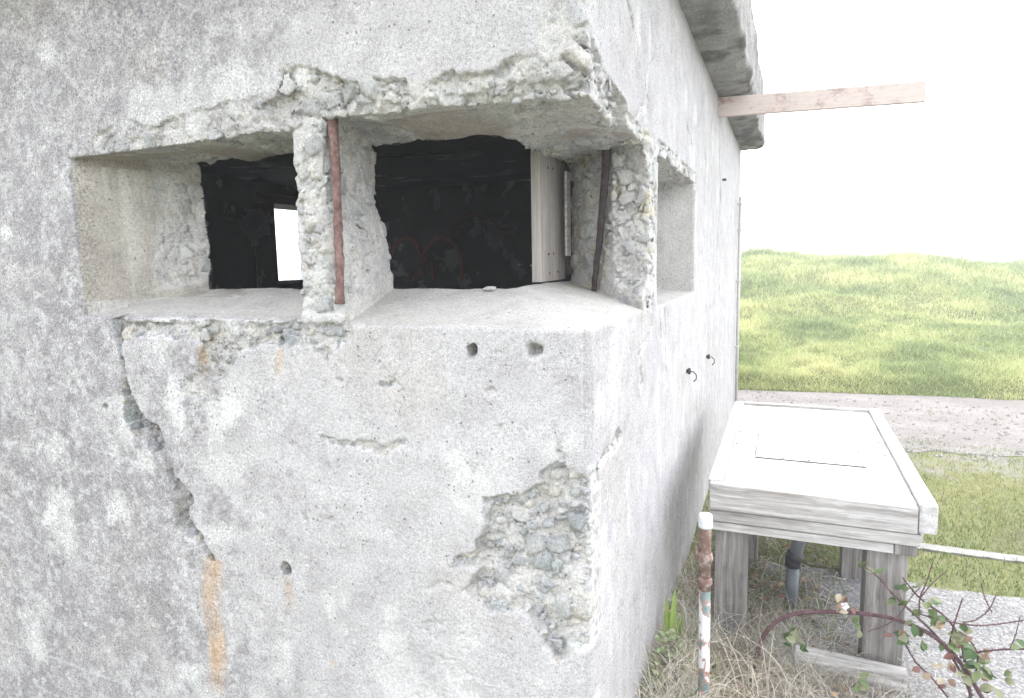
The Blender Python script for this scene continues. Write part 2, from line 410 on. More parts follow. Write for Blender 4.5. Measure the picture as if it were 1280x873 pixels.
# lintel over the corner window
EF.poly(fp([(405, 150), (420, 98), (450, 104), (490, 96), (530, 104), (560, 92), (615, 86), (632, 74), (660, 66), (690, 78), (715, 62), (732, 56), (765, 60), (770, 150), (690, 128), (600, 140), (450, 156)]), .032, .6)
EF.poly(fp([(430, 150), (440, 126), (500, 126), (560, 120), (620, 108), (650, 96), (770, 96), (770, 150), (690, 130), (600, 142), (450, 158)]), .055, .5)
EF.poly(fp([(690, 125), (700, 100), (730, 84), (770, 80), (770, 150), (690, 130)]), .052, .3)
EF.poly(fp([(724, -40), (760, -40), (760, 60), (734, 52), (726, 20)]), .008, .4)
ER.poly([(-.1, 2.08), (-.1, 2.36), (.015, 2.35), (.03, 2.30), (.08, 2.25), (.2, 2.215), (.30, 2.20), (.44, 2.185), (.52, 2.08)], .040, .45)
# pillar between the windows
EF.poly(fp([(376, 160), (400, 150), (470, 150), (482, 180), (485, 290), (505, 386), (440, 392), (380, 388)]), .018, .6)
# small scars
EF.line(fp([(401, 545), (430, 553), (455, 560), (480, 562), (508, 553)]), [.006, .014, .016, .022, .010], .014)
EF.line(fp([(535, 733), (550, 728), (565, 735)]), [.014, .02, .012], .016)
EF.line(fp([(478, 482), (490, 478), (500, 481)]), [.008, .012, .004], .012)
EF.line(fp([(605, 489), (613, 487), (622, 493)]), [.006, .010, .004], .012)
EF.line(fp([(420, 476), (432, 478)]), [.006, .008], .01)
EF.line(fp([(660, 520), (680, 523), (692, 520)]), [.004, .006, .004], .008)
EF.line(fp([(520, 482), (560, 484)]), [.003, .003], .005)
EF.line(fp([(30, 512), (38, 520), (42, 530)]), [.006, .016, .004], .012)
EF.line(fp([(85, 340), (95, 350), (100, 370)]), [.012, .024, .02], .014)
EF.line(fp([(545, 90), (556, 95)]), [.004, .004], .008)
EF.poly(fp([(520, 785), (540, 770), (560, 790), (548, 800)]), .008, .6)
EF.poly(fp([(545, 820), (570, 825), (590, 845), (560, 848)]), .008, .6)
EF.line(fp([(240, 690), (247, 760), (255, 820)]), [.004, .006, .014], .010)
EF.line(fp([(0, 85), (30, 75), (90, 64)]), [.006, .004, .004], .006)
EF.line(fp([(160, 45), (230, 38)]), [.003, .003], .004)
for q, r, d in [((590, 440), .021, .10), ((667, 438), .026, .06), ((357, 713), .024, .09), ((347, 426), .024, .09), ((262, 695), .022, .09), ((268, 416), .014, .05)]:
    EF.spot(FR(*q), r, d)
EF.spot(FR(667, 438), .035, .012)
# stray pits over the front
for k in range(150):
    x = random.uniform(-2.9, -.03); z = random.uniform(-.3, 2.75)
    EF.spot((x, z), random.choice([.006, .008, .008, .011, .016]), random.uniform(.006, .014))
# cracks down the right wall
for L, w, d in [([(782, -10), (792, 28), (798, 60), (796, 75)], .010, .022), ([(815, 20), (818, 70), (806, 100), (812, 130), (806, 150)], .007, .018),
                ([(839, 58), (842, 76)], .006, .015), ([(800, 80), (806, 125), (795, 150)], .010, .015), ([(822, 40), (826, 62)], .004, .01),
                ([(901, 137), (899, 200), (901, 255)], .016, .020), ([(900, 240), (897, 300), (899, 365)], .014, .018), ([(881, 190), (884, 222)], .018, .012),
                ([(814, 379), (816, 408), (806, 430)], .012, .020), ([(806, 430), (799, 446), (803, 476), (800, 492)], .020, .014), ([(831, 387), (832, 463)], .009, .016),
                ([(816, 560), (819, 600)], .003, .010), ([(860, 160), (866, 180)], .014, .012), ([(918, 360), (917, 480)], .010, .012), ([(888, 150), (892, 180)], .01, .012),
                ([(757, 20), (765, 60)], .005, .01), ([(770, -20), (776, 30)], .004, .01), ([(824, 375), (826, 420)], .008, .014)]:
    ER.line(rp(L), w, d)
for k in range(90):
    ER.spot((random.uniform(0, 6), random.uniform(.1, 2.75)), random.choice([.006, .008, .012]), random.uniform(.005, .012))
ER.poly([(.74, 1.52), (.80, 1.6), (.82, 1.8), (.74, 2.0), (.70, 2.12), (.95, 2.13), (.99, 1.95), (.97, 1.6), (.92, 1.5)], .012, .8)

# ------------------------------------------------------------------ bunker walls as a carved field
T = .42                                                     # wall thickness
ZS, ZL, ZC = 1.523, 2.115, 2.45
def openings(P, fine=True):
    x, y, z = P[:, 0], P[:, 1], P[:, 2]
    nz = .018*fbm(P, 9, 3, 21) if fine else np.float32(0)
    yy = np.clip(y, -.3, .6)
    deep = sstep(.18, .42, yy)
    # first window: a splayed embrasure in the front wall
    l = -2.005 + yy*.46 + deep*(.035+1.7*nz)
    r = -.945 - yy*.55 - .015
    bot = ZS + yy*.20 + .3*nz*deep - .02*sstep(.02, -.05, yy)
    top = ZL + yy*.05 - .012*deep + 1.1*nz*deep
    w1 = np.maximum(np.maximum(l-x, x-r)*.93, np.maximum(bot-z, z-top))
    w1 = np.maximum(w1, y-.75)
    # corner window: takes away the corner itself
    ix = np.clip(-x, -.3, .6); dd = np.minimum(yy, ix)
    dp2 = sstep(.2, .42, dd)
    l2 = -.795 - yy*.18 - .05*sstep(1.72, 1.95, z)
    l2 = np.minimum(l2, -.885+.90*yy+.07*sstep(1.75, 1.53, z))
    far = .70 + ix*1.04 + .02*sstep(1.8, 1.5, z)
    far = far + 1.0*np.clip(x+.15, 0, .2)*sstep(1.535, 1.63, z)*(1-.6*sstep(2.0, 2.12, z))
    b2 = ZS + .235*np.clip(dd, -.05, .5) - .01 + .2*nz
    t2 = ZL + .0 + .02*sstep(-.2, -.55, x) + .10*np.clip(dd, 0, .5) - .10*dp2*.5 + .6*nz*dp2 + .01*(fbm(P, 4, 2, 31) if fine else 0)
    t2 = t2 - .008*sstep(.3, .75, y)
    w2 = np.maximum(np.maximum((l2-x)*.95, (y-far)*.72), np.maximum(b2-z, z-t2))
    w2 = np.maximum(w2, np.maximum(-.75-ix*0-x-.6, 0*x-9))
    # third window in the right wall
    n3 = 1.0 + ix*.85; f3 = 2.17 - ix*.45
    w3 = np.maximum(np.maximum(n3-y, y-f3), np.maximum(ZS-.02+ix*.1-z, z-(ZL-.005)-ix*.02))
    w3 = np.maximum(w3, -.39-x)
    w3 = np.maximum(w3, y-4)
    return w1, w2, w3
def base_field(P, fine=True):
    x, y, z = P[:, 0], P[:, 1], P[:, 2]
    # the outer block, its corner a touch rounded
    a, b = x, -y
    k = .034
    outer = np.where((a > -k) & (b > -k), np.hypot(np.maximum(a+k, 0), np.maximum(b+k, 0))-k, np.maximum(a, b))
    room = np.maximum(np.maximum(x+T, T-y), z-ZC)
    w1, w2, w3 = openings(P, fine)
    d = np.maximum(outer, -room)
    op = np.minimum(np.minimum(w1, w2), w3)
    return np.maximum(d, -op), outer, room, w1, w2, w3
def erosion(P, w1, w2, w3, split=False):
    x, y, z = P[:, 0], P[:, 1], P[:, 2]
    ef, er = EF(x, z), ER(y, z)
    ef = ef*(y < .25); er = er*(x > -.25)
    e = np.maximum(ef*(1-sstep(.08, .15, y)), er*(1-sstep(.08, .15, -x)))*(.25 if split else 1)
    n = fbm(P, 7, 2, 44)
    sl = ZS+.21*np.clip(np.minimum(y, np.where(x > -.8, -x, 9)), 0, .45)
    inz = sstep(.012, .05, z-sl)*(1-sstep(2.12, 2.20, z))
    pil = inz*sstep(-1.42, -1.30, x)*(1-sstep(-.74, -.66, x))*(y < .6)
    e = np.maximum(e, pil*.016*np.clip(1+n, .4, 1.6))
    pier = inz*sstep(.60, .70, y)*(1-sstep(.93, .99, y))*sstep(-.48, -.44, x)
    pier = np.maximum(pier, inz*sstep(.60, .70, y-.9*np.clip(-x, 0, .5))*(1-sstep(.93, .99, y-.9*np.clip(-x, 0, .5)))*(x > -.5))
    e = np.maximum(e, pier*.020*np.clip(1+n, .4, 1.6))
    jam = inz*sstep(.20, .27, y+.05*n)*(x < -1.55)*(y < .6)
    e = np.maximum(e, jam*.014*np.clip(1+n, .4, 1.6))
    und = (np.abs(w2) < .05)*(z > 2.05)*(.006+.016*sstep(-.55, -.15, x))
    e = np.maximum(e, und*np.clip(.6+n, 0, 1.6))
    l3 = (np.abs(w3) < .06)*(z > 2.08)*(x > -.25)*.016
    e = np.maximum(e, l3*np.clip(.8+n, 0, 1.6))
    return (e.astype(np.float32), ef, er) if split else e.astype(np.float32)
def rocks(P):
    """broken concrete: angular stones of two sizes bedded in mortar -> height 0..1, stone mask, hashes, edge"""
    q = P + .004*np.stack([vnoise(P, 60, 1), vnoise(P, 60, 2), vnoise(P, 60, 3)], 1)
    f1, f2, h, v = voronoi(q, .062)
    r = _HT[h]; big = r[:, 3] < .42
    s = np.clip((f2-f1-.05)/.16, 0, 1); tilt = ((r[:, 4:7]-.5)*2*v).sum(1)
    hb = s*(.55+.5*r[:, 7]+.75*tilt)
    g1, g2, hg, gv = voronoi(q*np.array([1.0, 1.0, 1.25], np.float32), .034)
    rg = _HT[hg]; sg = np.clip((g2-g1-.06)/.2, 0, 1); tg = ((rg[:, 4:7]-.5)*2*gv).sum(1)
    sml = (rg[:, 3] < .60)
    hsml = sg*(.35+.5*rg[:, 7]+.6*tg)
    hm = .30+.50*fbm(P, 22, 4, 8)
    ub = big & (hb > hm); us = ~ub & sml & (hsml > hm)
    hh = np.where(ub, hb, np.where(us, hsml, hm))+.05*vnoise(P, 75, 7)
    hh = hh-.45*(1-sstep(.0, .07, f2-f1))*(_HT[h][:, 3] < .6)-.28*(1-sstep(0, .10, g2-g1))*(~ub)*(rg[:, 3] < .7)
    return hh, ub | us, np.where(ub, h, hg), hg, np.where(ub, s, sg)
def full_field(P, d0, outer, w1, w2, w3):
    e, ef, er = erosion(P, w1, w2, w3, True)
    sm = .0022*fbm(P, 12, 3, 3) + .005*vnoise(P, 2.2, 4) + .0010*vnoise(P, 120, 6)
    d = d0 + sm
    z = P[:, 2]
    for zz in (1.525, .985, 2.24, .43):                      # board marks left by the formwork
        left = P[:, 0] < -2.02 if zz == 1.525 else np.ones(len(P), bool)
        d = d + left*.0010*np.exp(-((z-zz-.004*vnoise(P, 3, 9))/.006)**2)
    m = np.maximum(np.maximum(ef, er), e) > .002
    if m.any():
        hh, st, h, hg, s = rocks(P[m]); em = e[m]; dm = d[m]
        gate = np.clip(em/.022, 0, 1)
        dm = np.maximum(dm+em-gate*hh*(.022+.25*em), dm-.004)
        for depth, face in ((ef[m], -P[m, 1]), (er[m], P[m, 0])):     # the skin of each face is broken away
            c = face+sm[m]+depth-np.clip(depth/.022, 0, 1)*hh*(.022+.25*depth)
            dm = np.where(depth > .002, np.maximum(dm, c), dm)
        d[m] = dm
    return d

def surface_nets(lo, hi, vox, base, full, band=(-.13, .02), B=32):
    lo = np.array(lo, np.float64); N = np.ceil((np.array(hi)-lo)/vox).astype(int)
    keys = []; pos = []; quads = []
    G = [np.arange(0, n, B) for n in N]
    r = np.arange(B+2)
    gi = np.stack(np.meshgrid(r, r, r, indexing='ij'), -1).reshape(-1, 3)
    S = B+2
    cent = np.array([(a, b, c) for a in G[0] for b in G[1] for c in G[2]])
    dc = base(((cent+B/2)*vox+lo).astype(np.float32), False)[0]
    half = vox*B*.9
    def block(g):
        P = ((gi+g)*vox+lo).astype(np.float32)
        d = base(P, False)[0].copy()
        if d.min() > .05 or d.max() < -.17: return
        m = (d > band[0]-.03) & (d < band[1]+.03)
        if not m.any(): return
        Pm = P[m]; bf = base(Pm)
        d[m] = full(Pm, bf[0], bf[1], *bf[3:])
        D = d.reshape(S, S, S); I = D < 0
        if I.all() or not I.any(): return
        c = [D[a:S-1+a, b:S-1+b, e:S-1+e] for a in (0, 1) for b in (0, 1) for e in (0, 1)]
        cnt = sum((q < 0).astype(np.int8) for q in c); act = (cnt > 0) & (cnt < 8)
        idx = np.argwhere(act)
        if not len(idx): return
        cv = np.stack([q[act] for q in c], 1); corners = np.array([(a, b, e) for a in (0, 1) for b in (0, 1) for e in (0, 1)], np.float32)
        acc = np.zeros((len(idx), 3), np.float32); k = np.zeros(len(idx), np.float32)
        for i in range(8):
            for j in range(i+1, 8):
                if np.abs(corners[i]-corners[j]).sum() != 1: continue
                x = (cv[:, i] < 0) != (cv[:, j] < 0)
                t = cv[:, i]/(cv[:, i]-cv[:, j]+1e-12)
                acc += np.where(x[:, None], corners[i]+(corners[j]-corners[i])*t[:, None], 0); k += x
        vp = (idx+acc/k[:, None]+g)*vox+lo
        gk = idx+g+4
        key = (gk[:, 0]*4096+gk[:, 1])*4096+gk[:, 2]
        quads_ = []
        # quads round every edge that changes sign and is owned by this block
        for ax in range(3):
            o = [1, 2]; oth = [q for q in range(3) if q != ax]
            sl0 = [slice(1, B+1)]*3; sl1 = [slice(1, B+1)]*3; sl0[ax] = slice(0, B); sl1[ax] = slice(1, B+1)
            a = I[tuple(sl0)]; b = I[tuple(sl1)]; ch = np.argwhere(a != b)
            if not len(ch): continue
            ins = a[tuple(ch.T)]
            e = ch.copy()
            for q in oth: e[:, q] += 1
            e = e+g+4
            def K(du, dv):
                t = e.copy(); t[:, oth[0]] -= du; t[:, oth[1]] -= dv
                return (t[:, 0]*4096+t[:, 1])*4096+t[:, 2]
            qd = np.stack([K(1, 1), K(0, 1), K(0, 0), K(1, 0)], 1)
            flip = ins if ax != 1 else ~ins
            qd[~flip] = qd[~flip][:, ::-1]
            quads_.append(qd)
        return key, vp, quads_
    from concurrent.futures import ThreadPoolExecutor
    with ThreadPoolExecutor(4) as ex:
        for rr in ex.map(block, cent[(dc > -half-.14) & (dc < half+.06)]):
            if rr: keys.append(rr[0]); pos.append(rr[1]); quads += rr[2]
    keys = np.concatenate(keys); pos = np.concatenate(pos); quads = np.concatenate(quads)
    uk, first = np.unique(keys, return_index=True)
    V = pos[first]; Q = np.searchsorted(uk, quads)
    Q = np.clip(Q, 0, len(uk)-1); ok = (uk[Q] == quads).all(1)
    return V.astype(np.float32), Q[ok]

STONES = np.array([(.255, .27, .285), (.30, .312, .325), (.215, .232, .24), (.35, .355, .355), (.28, .298, .295), (.42, .42, .415), (.43, .40, .355), (.33, .335, .35)], np.float32)
def lerp(col, c, k): return col+(np.array(c, np.float32)-col)*k[:, None]
def streaks(P, pts_px, half, jit):
    """0..1 mask of a stain that runs down the front face from its first point"""
    x, z = P[:, 0], P[:, 2]; k = np.zeros(len(P), np.float32)
    pts = fp(pts_px)
    zs = np.array([q[1] for q in pts]); xs = np.array([q[0] for q in pts])
    o = np.argsort(zs); xc = np.interp(z, zs[o], xs[o])
    xc = xc+.010*fbm(P*np.array([.2, 1, 1], np.float32), 12, 3, jit)
    w = half*(1+.5*vnoise(P*np.array([1, 1, .3], np.float32), 20, jit)+.35*fbm(P, 60, 2, jit+3))
    k = (1-sstep(.25, 1.2, np.abs(x-xc)/w))*sstep(zs.min()-.02, zs.min()+.08, z)*(1-sstep(zs.max()-.01, zs.max()+.006, z))
    return k*(P[:, 1] < .08)
def concrete_colour(P):
    P = P.astype(np.float32); x, y, z = P[:, 0], P[:, 1], P[:, 2]
    d0, outer, room, w1, w2, w3 = base_field(P)
    e = erosion(P, w1, w2, w3)
    n = len(P); col = np.tile(np.array([.452, .440, .444], np.float32), (n, 1))
    a = fbm(P, 2.2, 4, 50); b_ = fbm(P, 6, 4, 53); s = fbm(P*np.array([1, 1, .18], np.float32), 9, 3, 56)
    col *= (1+.12*a+.10*b_+.07*s)[:, None]
    front = (outer > -.06) & (y < .12)
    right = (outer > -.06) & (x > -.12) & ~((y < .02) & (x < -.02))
    # grey-violet lichen that has taken the far left of the front
    lich = .42*fbm(P, 4, 4, 61)+.45*fbm(P, 19, 4, 64)+.42*fbm(P, 70, 2, 65)+.25*s
    cov = np.clip(.78*sstep(-.35, -2.0, x)+.28*sstep(1.95, 2.5, z)*sstep(.0, -.7, x)+.12, 0, 1)*front
    k = sstep(-.38, .42, lich+.95*cov-.75)
    col = lerp(col, (.215, .203, .213), k*.72)
    spk = sstep(.12, .32, fbm(P, 34, 3, 66)+.35*lich)*np.clip(cov*1.4, 0, 1); col = lerp(col, (.56, .555, .56), spk*.5)
    alpha = np.clip(cov, 0, 1)
    # tan wash and pale lime patches
    tan = sstep(.05, .45, fbm(P, 3.1, 4, 70)); col = lerp(col, (.42, .385, .335), tan*.25)
    lime = sstep(.22, .42, fbm(P, 4.2, 5, 73)); col = lerp(col, (.60, .60, .59), lime*.55)
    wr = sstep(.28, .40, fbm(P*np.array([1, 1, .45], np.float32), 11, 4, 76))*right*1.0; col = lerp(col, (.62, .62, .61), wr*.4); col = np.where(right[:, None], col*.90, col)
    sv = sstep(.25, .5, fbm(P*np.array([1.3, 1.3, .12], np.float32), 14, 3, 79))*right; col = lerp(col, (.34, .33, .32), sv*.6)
    # sills: pale and warm; embrasure cheeks: tan with runs; undersides: darker grey-brown
    up1 = (np.abs(w1) < .03) & (z < 1.63) & (y > .015); up2 = (np.abs(w2) < .04) & (z < 1.66) & ((y > .012) | (x > -.5)) & (outer < -.006)
    col = lerp(col, (.50, .485, .45), np.where(up1 | up2, .8, 0))
    jam = (np.abs(w1) < .05) & (z > 1.58) & (z < 2.09) & (x < -1.5) & (y > .01)
    run = sstep(.1, .5, fbm(P*np.array([1, 1, .06], np.float32), 17, 3, 82))
    jc = np.tile(np.array([.40, .375, .335], np.float32), (n, 1)); jc = lerp(jc, (.60, .59, .56), run*.8); jc *= (1+.2*b_)[:, None]
    col = np.where(jam[:, None], jc, col)
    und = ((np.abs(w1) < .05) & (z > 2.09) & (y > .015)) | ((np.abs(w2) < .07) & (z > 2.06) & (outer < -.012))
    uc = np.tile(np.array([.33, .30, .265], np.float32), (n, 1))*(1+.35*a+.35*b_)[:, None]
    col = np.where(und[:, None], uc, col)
    c3 = (np.abs(w3) < .05) & (x < -.012); col = np.where(c3[:, None], np.array([.40, .39, .37], np.float32)*(1+.12*s+.1*b_)[:, None], col)
    # broken places: stones set in pale mortar
    m = e > .004
    hh, st, h, hg, sd = rocks(P[m])
    mort = np.tile(np.array([.47, .457, .437], np.float32), (m.sum(), 1))*(1+.22*fbm(P[m], 18, 3, 85))[:, None]
    sc = STONES[(h % 8)]*(.85+.35*_HT[h][:, 6:7])*(1+.15*fbm(P[m], 40, 2, 88))[:, None]
    rc = np.where((st & (sd > .05))[:, None], sc, mort)
    dustn = sstep(.0, .5, fbm(P[m], 8, 3, 91)); zz = P[m][:, 2]; chan = (P[m][:, 0] < -1.3) & (zz < 1.46); dustn = np.where(chan, 0, dustn); dusty = .10+.38*sstep(1.45, 1.56, zz)-.1*chan+.12*((P[m][:, 0] > -.7) & (zz < 1.3)); rc = lerp(rc, (.50, .49, .47), np.clip(dusty+dustn*.55, 0, .85))
    rc = lerp(rc, (.27, .26, .265), np.clip(.5*k[m]+.15*cov[m], 0, 1)*sstep(-.2, .5, fbm(P[m], 14, 3, 92)+.2))
    kk = np.clip((e[m]-.004)/.006, 0, 1)[:, None]
    col[m] = col[m]*(1-kk)+rc*kk
    # rust runs
    for pts, half, amt, jit in [([(264, 698), (264, 760), (270, 800), (272, 873)], .050, .85, 1), ([(349, 436), (346, 455), (347, 480)], .016, .5, 2), ([(252, 432), (250, 450), (249, 475)], .018, .6, 3),
                                ([(358, 722), (360, 745), (362, 770)], .022, .5, 4), ([(268, 415), (255, 430), (252, 440)], .014, .6, 5), ([(668, 445), (668, 452), (669, 470)], .012, .15, 6)]:
        q = streaks(P, pts, half, jit)*(.75+.35*b_)
        fade = 1.0
        q = q*np.clip(.75+.8*fbm(P*np.array([1, 1, .35], np.float32), 25, 3, 140+jit), .15, 1); col = lerp(col, (.47, .31, .165), np.clip(q*amt*1.15, 0, 1))
        col = lerp(col, (.33, .17, .08), np.clip(q*amt*sstep(.1, .6, fbm(P*np.array([1, 1, .2], np.float32), 30, 2, 95+jit)), 0, 1)*.45)
    for px, py, r in [(215, 490, .07), (225, 520, .05), (290, 510, .05), (375, 95, .04), (150, 640, .09), (60, 640, .05), (8, 290, .05)]:
        c = FR(px, py); q = (1-sstep(.3, 1.0, np.hypot(x-c[0], z-c[1])/r+.9*fbm(P, 16, 3, 170)))*front; col = lerp(col, (.64, .635, .63), q*.75)
    # spots of yellow lichen
    f1, f2, hv, _ = voronoi(P, .06); yl = (_HT[hv][:, 3] > .955)*(1-sstep(.10, .18, f1+.08*vnoise(P, 90, 12)))*(z < 1.1)
    col = lerp(col, (.60, .44, .14), yl*.6)
    py = (np.abs(w2) < .06)*(y > .7)*sstep(.15, .4, fbm(P, 14, 3, 99)); col = lerp(col, (.50, .44, .28), py*.5)
    # fine scratches
    for p0, p1 in [((0, 800), (150, 853)), ((225, 690), (330, 662)), ((0, 640), (60, 690)), ((110, 560), (190, 585))]:
        A = np.array(FR(*p0)); Bq = np.array(FR(*p1)); L = ((Bq-A)**2).sum()
        t = np.clip(((x-A[0])*(Bq-A)[0]+(z-A[1])*(Bq-A)[1])/L, 0, 1)
        dd = np.hypot(x-A[0]-t*(Bq-A)[0], z-A[1]-t*(Bq-A)[1])
        col = lerp(col, (.55, .55, .55), (1-sstep(.002, .009, dd+.003*vnoise(P, 30, 14)))*front*.5)
    # the room side keeps its dark paint
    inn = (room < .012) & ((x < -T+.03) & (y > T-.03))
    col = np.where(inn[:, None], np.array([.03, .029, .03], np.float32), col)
    return np.concatenate([np.clip(col, .01, .8), alpha[:, None]], 1).astype(np.float32)

bunker = empty('bunker', (0, 0, 0), 'weathered grey concrete bunker with broken window openings and a chipped corner', 'bunker')
V, Q = surface_nets((-3.0, -.09, -.42), (.09, 2.40, 2.83), .006, base_field, full_field)
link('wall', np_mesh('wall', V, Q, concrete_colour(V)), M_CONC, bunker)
print('wall verts', len(V))

def sheet(name, fn, a0, a1, b0, b1, step, m, parent, colour=True):
    """a gridded wall face; fn(a,b,n)->xyz"""
    A = np.arange(a0, a1+step*.5, step); Bv = np.arange(b0, b1+step*.5, step)
    g, h = np.meshgrid(A, Bv, indexing='ij'); V = fn(g.ravel(), h.ravel()).astype(np.float32)
    na, nb = len(A), len(Bv); i = np.arange(na*nb).reshape(na, nb)
    Q = np.stack([i[:-1, :-1], i[1:, :-1], i[1:, 1:], i[:-1, 1:]], -1).reshape(-1, 4)
    return link(name, np_mesh(name, V, Q, concrete_colour(V) if colour else None), m, parent)
def right_fn(a, b):
    P = np.stack([0*a, a, b], 1).astype(np.float32); e = ER(P[:, 1], P[:, 2])
    P[:, 0] = -(.0022*fbm(P, 12, 3, 3)+.005*vnoise(P, 2.2, 4))-e-.004*fbm(P, 25, 2, 5); return P
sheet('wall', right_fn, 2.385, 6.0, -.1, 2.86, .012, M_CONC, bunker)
def end_fn(a, b):
    P = np.stack([a, 0*a+6.0, b], 1).astype(np.float32); P[:, 1] += .004*fbm(P, 6, 3, 3); return P
sheet('wall', end_fn, -4.3, .01, -.6, 2.86, .05, M_CONC, bunker)
def leftfront_fn(a, b):
    P = np.stack([a, 0*a, b], 1).astype(np.float32); P[:, 1] = .0022*fbm(P, 12, 3, 3)+.005*vnoise(P, 2.2, 4); return P
sheet('wall', leftfront_fn, -4.3, -2.97, -1.0, 2.86, .02, M_CONC, bunker)
foot = MB()
foot.box((-2.98, .012, -1.1), (-.012, .4, -.36), .01)
foot.build('footing', M_KERB, bunker)
# left wall with its own window, room walls, ceiling, floor
LX = -3.9; OY0, OY1, OZ0, OZ1 = 3.15, 3.93, 1.53, 2.27
lw = MB()
lw.box((LX-.4, .42, -1), (LX, OY0, 2.6), 0); lw.box((LX-.4, OY1, -1), (LX, 5.98, 2.6), 0)
lw.box((LX-.4, OY0, -1), (LX, OY1, OZ0), 0); lw.box((LX-.4, OY0, OZ1), (LX, OY1, 2.6), 0)
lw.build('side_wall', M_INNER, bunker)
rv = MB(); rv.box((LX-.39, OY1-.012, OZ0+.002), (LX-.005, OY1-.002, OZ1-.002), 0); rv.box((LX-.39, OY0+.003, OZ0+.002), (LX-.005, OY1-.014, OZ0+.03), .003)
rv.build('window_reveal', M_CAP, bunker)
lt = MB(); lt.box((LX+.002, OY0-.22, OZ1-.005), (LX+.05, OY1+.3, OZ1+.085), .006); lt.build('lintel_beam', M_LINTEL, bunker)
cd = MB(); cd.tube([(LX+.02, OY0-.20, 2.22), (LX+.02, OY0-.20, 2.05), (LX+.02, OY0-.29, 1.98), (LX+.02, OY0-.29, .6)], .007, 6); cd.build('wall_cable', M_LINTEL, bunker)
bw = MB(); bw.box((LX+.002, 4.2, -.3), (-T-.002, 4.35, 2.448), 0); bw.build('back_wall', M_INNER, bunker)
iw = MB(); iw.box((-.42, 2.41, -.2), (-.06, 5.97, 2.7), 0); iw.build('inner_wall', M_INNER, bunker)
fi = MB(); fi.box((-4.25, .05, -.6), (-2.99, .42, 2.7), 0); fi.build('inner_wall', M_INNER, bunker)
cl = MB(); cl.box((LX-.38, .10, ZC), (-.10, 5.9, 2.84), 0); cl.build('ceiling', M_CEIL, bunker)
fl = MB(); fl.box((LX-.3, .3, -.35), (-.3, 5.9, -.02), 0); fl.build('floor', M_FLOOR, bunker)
# red sprayed arches on the back wall, as thin raised paint
M_SPRAY = plain('red_spray_paint', (.13, .028, .025), .7, .5, 14)
def spray(pts, w, name='graffiti'):
    g = MB(); P = [at(px, py, 1, 4.19) for px, py in pts]
    V = []; 
    for i, q in enumerate(P):
        t = P[min(i+1, len(P)-1)]-P[max(i-1, 0)]; t /= np.linalg.norm(t); s = np.array([-t[2], 0, t[0]])*w*.5
        V += [q-s+(0, .008, 0), q+s+(0, .008, 0), q-s*.8+(0, .004, 0), q+s*.8+(0, .004, 0)]
    Fs = []
    for i in range(len(P)-1):
        o = i*4; Fs += [[o+2, o+3, o+7, o+6], [o, o+2, o+6, o+4], [o+3, o+1, o+5, o+7]]
    g.add(V, Fs); return g.build(name, M_SPRAY, bunker)
arc = lambda cx, cy, rx, ry, a0, a1, n=14: [(cx+rx*math.cos(math.radians(a0+(a1-a0)*k/n)), cy-ry*math.sin(math.radians(a0+(a1-a0)*k/n))) for k in range(n+1)]
spray(arc(507, 330, 19, 33, 160, -20)+[(520, 348)], .045)
spray(arc(552, 335, 25, 38, 195, -10)+[(577, 350)], .05)
spray([(533, 322), (524, 336), (516, 350)], .04); spray([(540, 326), (541, 350)], .03)
spray(arc(595, 318, 36, 50, 150, 20), .02)

# ------------------------------------------------------------------ roof slab with ragged edge
def slab_base(P, fine=True):
    q = np.abs(P-np.array([-2.05, 2.86, 3.065], np.float32))-np.array([2.30, 3.19, .225], np.float32)+.03
    d = np.sqrt((np.maximum(q, 0)**2).sum(1))+np.minimum(q.max(1), 0)-.03
    z = np.zeros_like(d); return d, d, z, z, z, z
def slab_full(P, d0, outer, w1, w2, w3):
    n = fbm(P, 5, 3, 5); edge = sstep(.09, .24, P[:, 0]+.04*n)
    e = .028*np.clip(.5+1.2*fbm(P, 3.0, 3, 7), 0, 1.3)*edge
    g = fbm(P, 16, 3, 8)
    f1, f2, h, v = voronoi(P*np.array([1, .6, 1], np.float32), .10)
    tilt = ((_HT[h][:, 4:7]-.5)*v).sum(1)
    return d0+e+.010*g+.020*edge*tilt+.004
V, Q = surface_nets((-.12, -.42, 2.80), (.30, 6.10, 3.33), .012, slab_base, slab_full, (-.10, .04))
Pn = V; a = fbm(Pn, 3, 4, 15); b2 = fbm(Pn, 12, 4, 16)
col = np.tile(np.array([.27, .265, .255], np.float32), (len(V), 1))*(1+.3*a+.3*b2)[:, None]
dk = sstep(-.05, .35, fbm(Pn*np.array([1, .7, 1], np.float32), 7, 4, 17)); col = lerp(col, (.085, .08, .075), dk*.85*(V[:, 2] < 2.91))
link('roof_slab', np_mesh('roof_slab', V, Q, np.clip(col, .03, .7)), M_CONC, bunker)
rs = MB(); rs.box((-4.35, -.32, 2.842), (-.115, 6.04, 3.28), .01); rs.build('roof_slab', M_KERB, bunker)

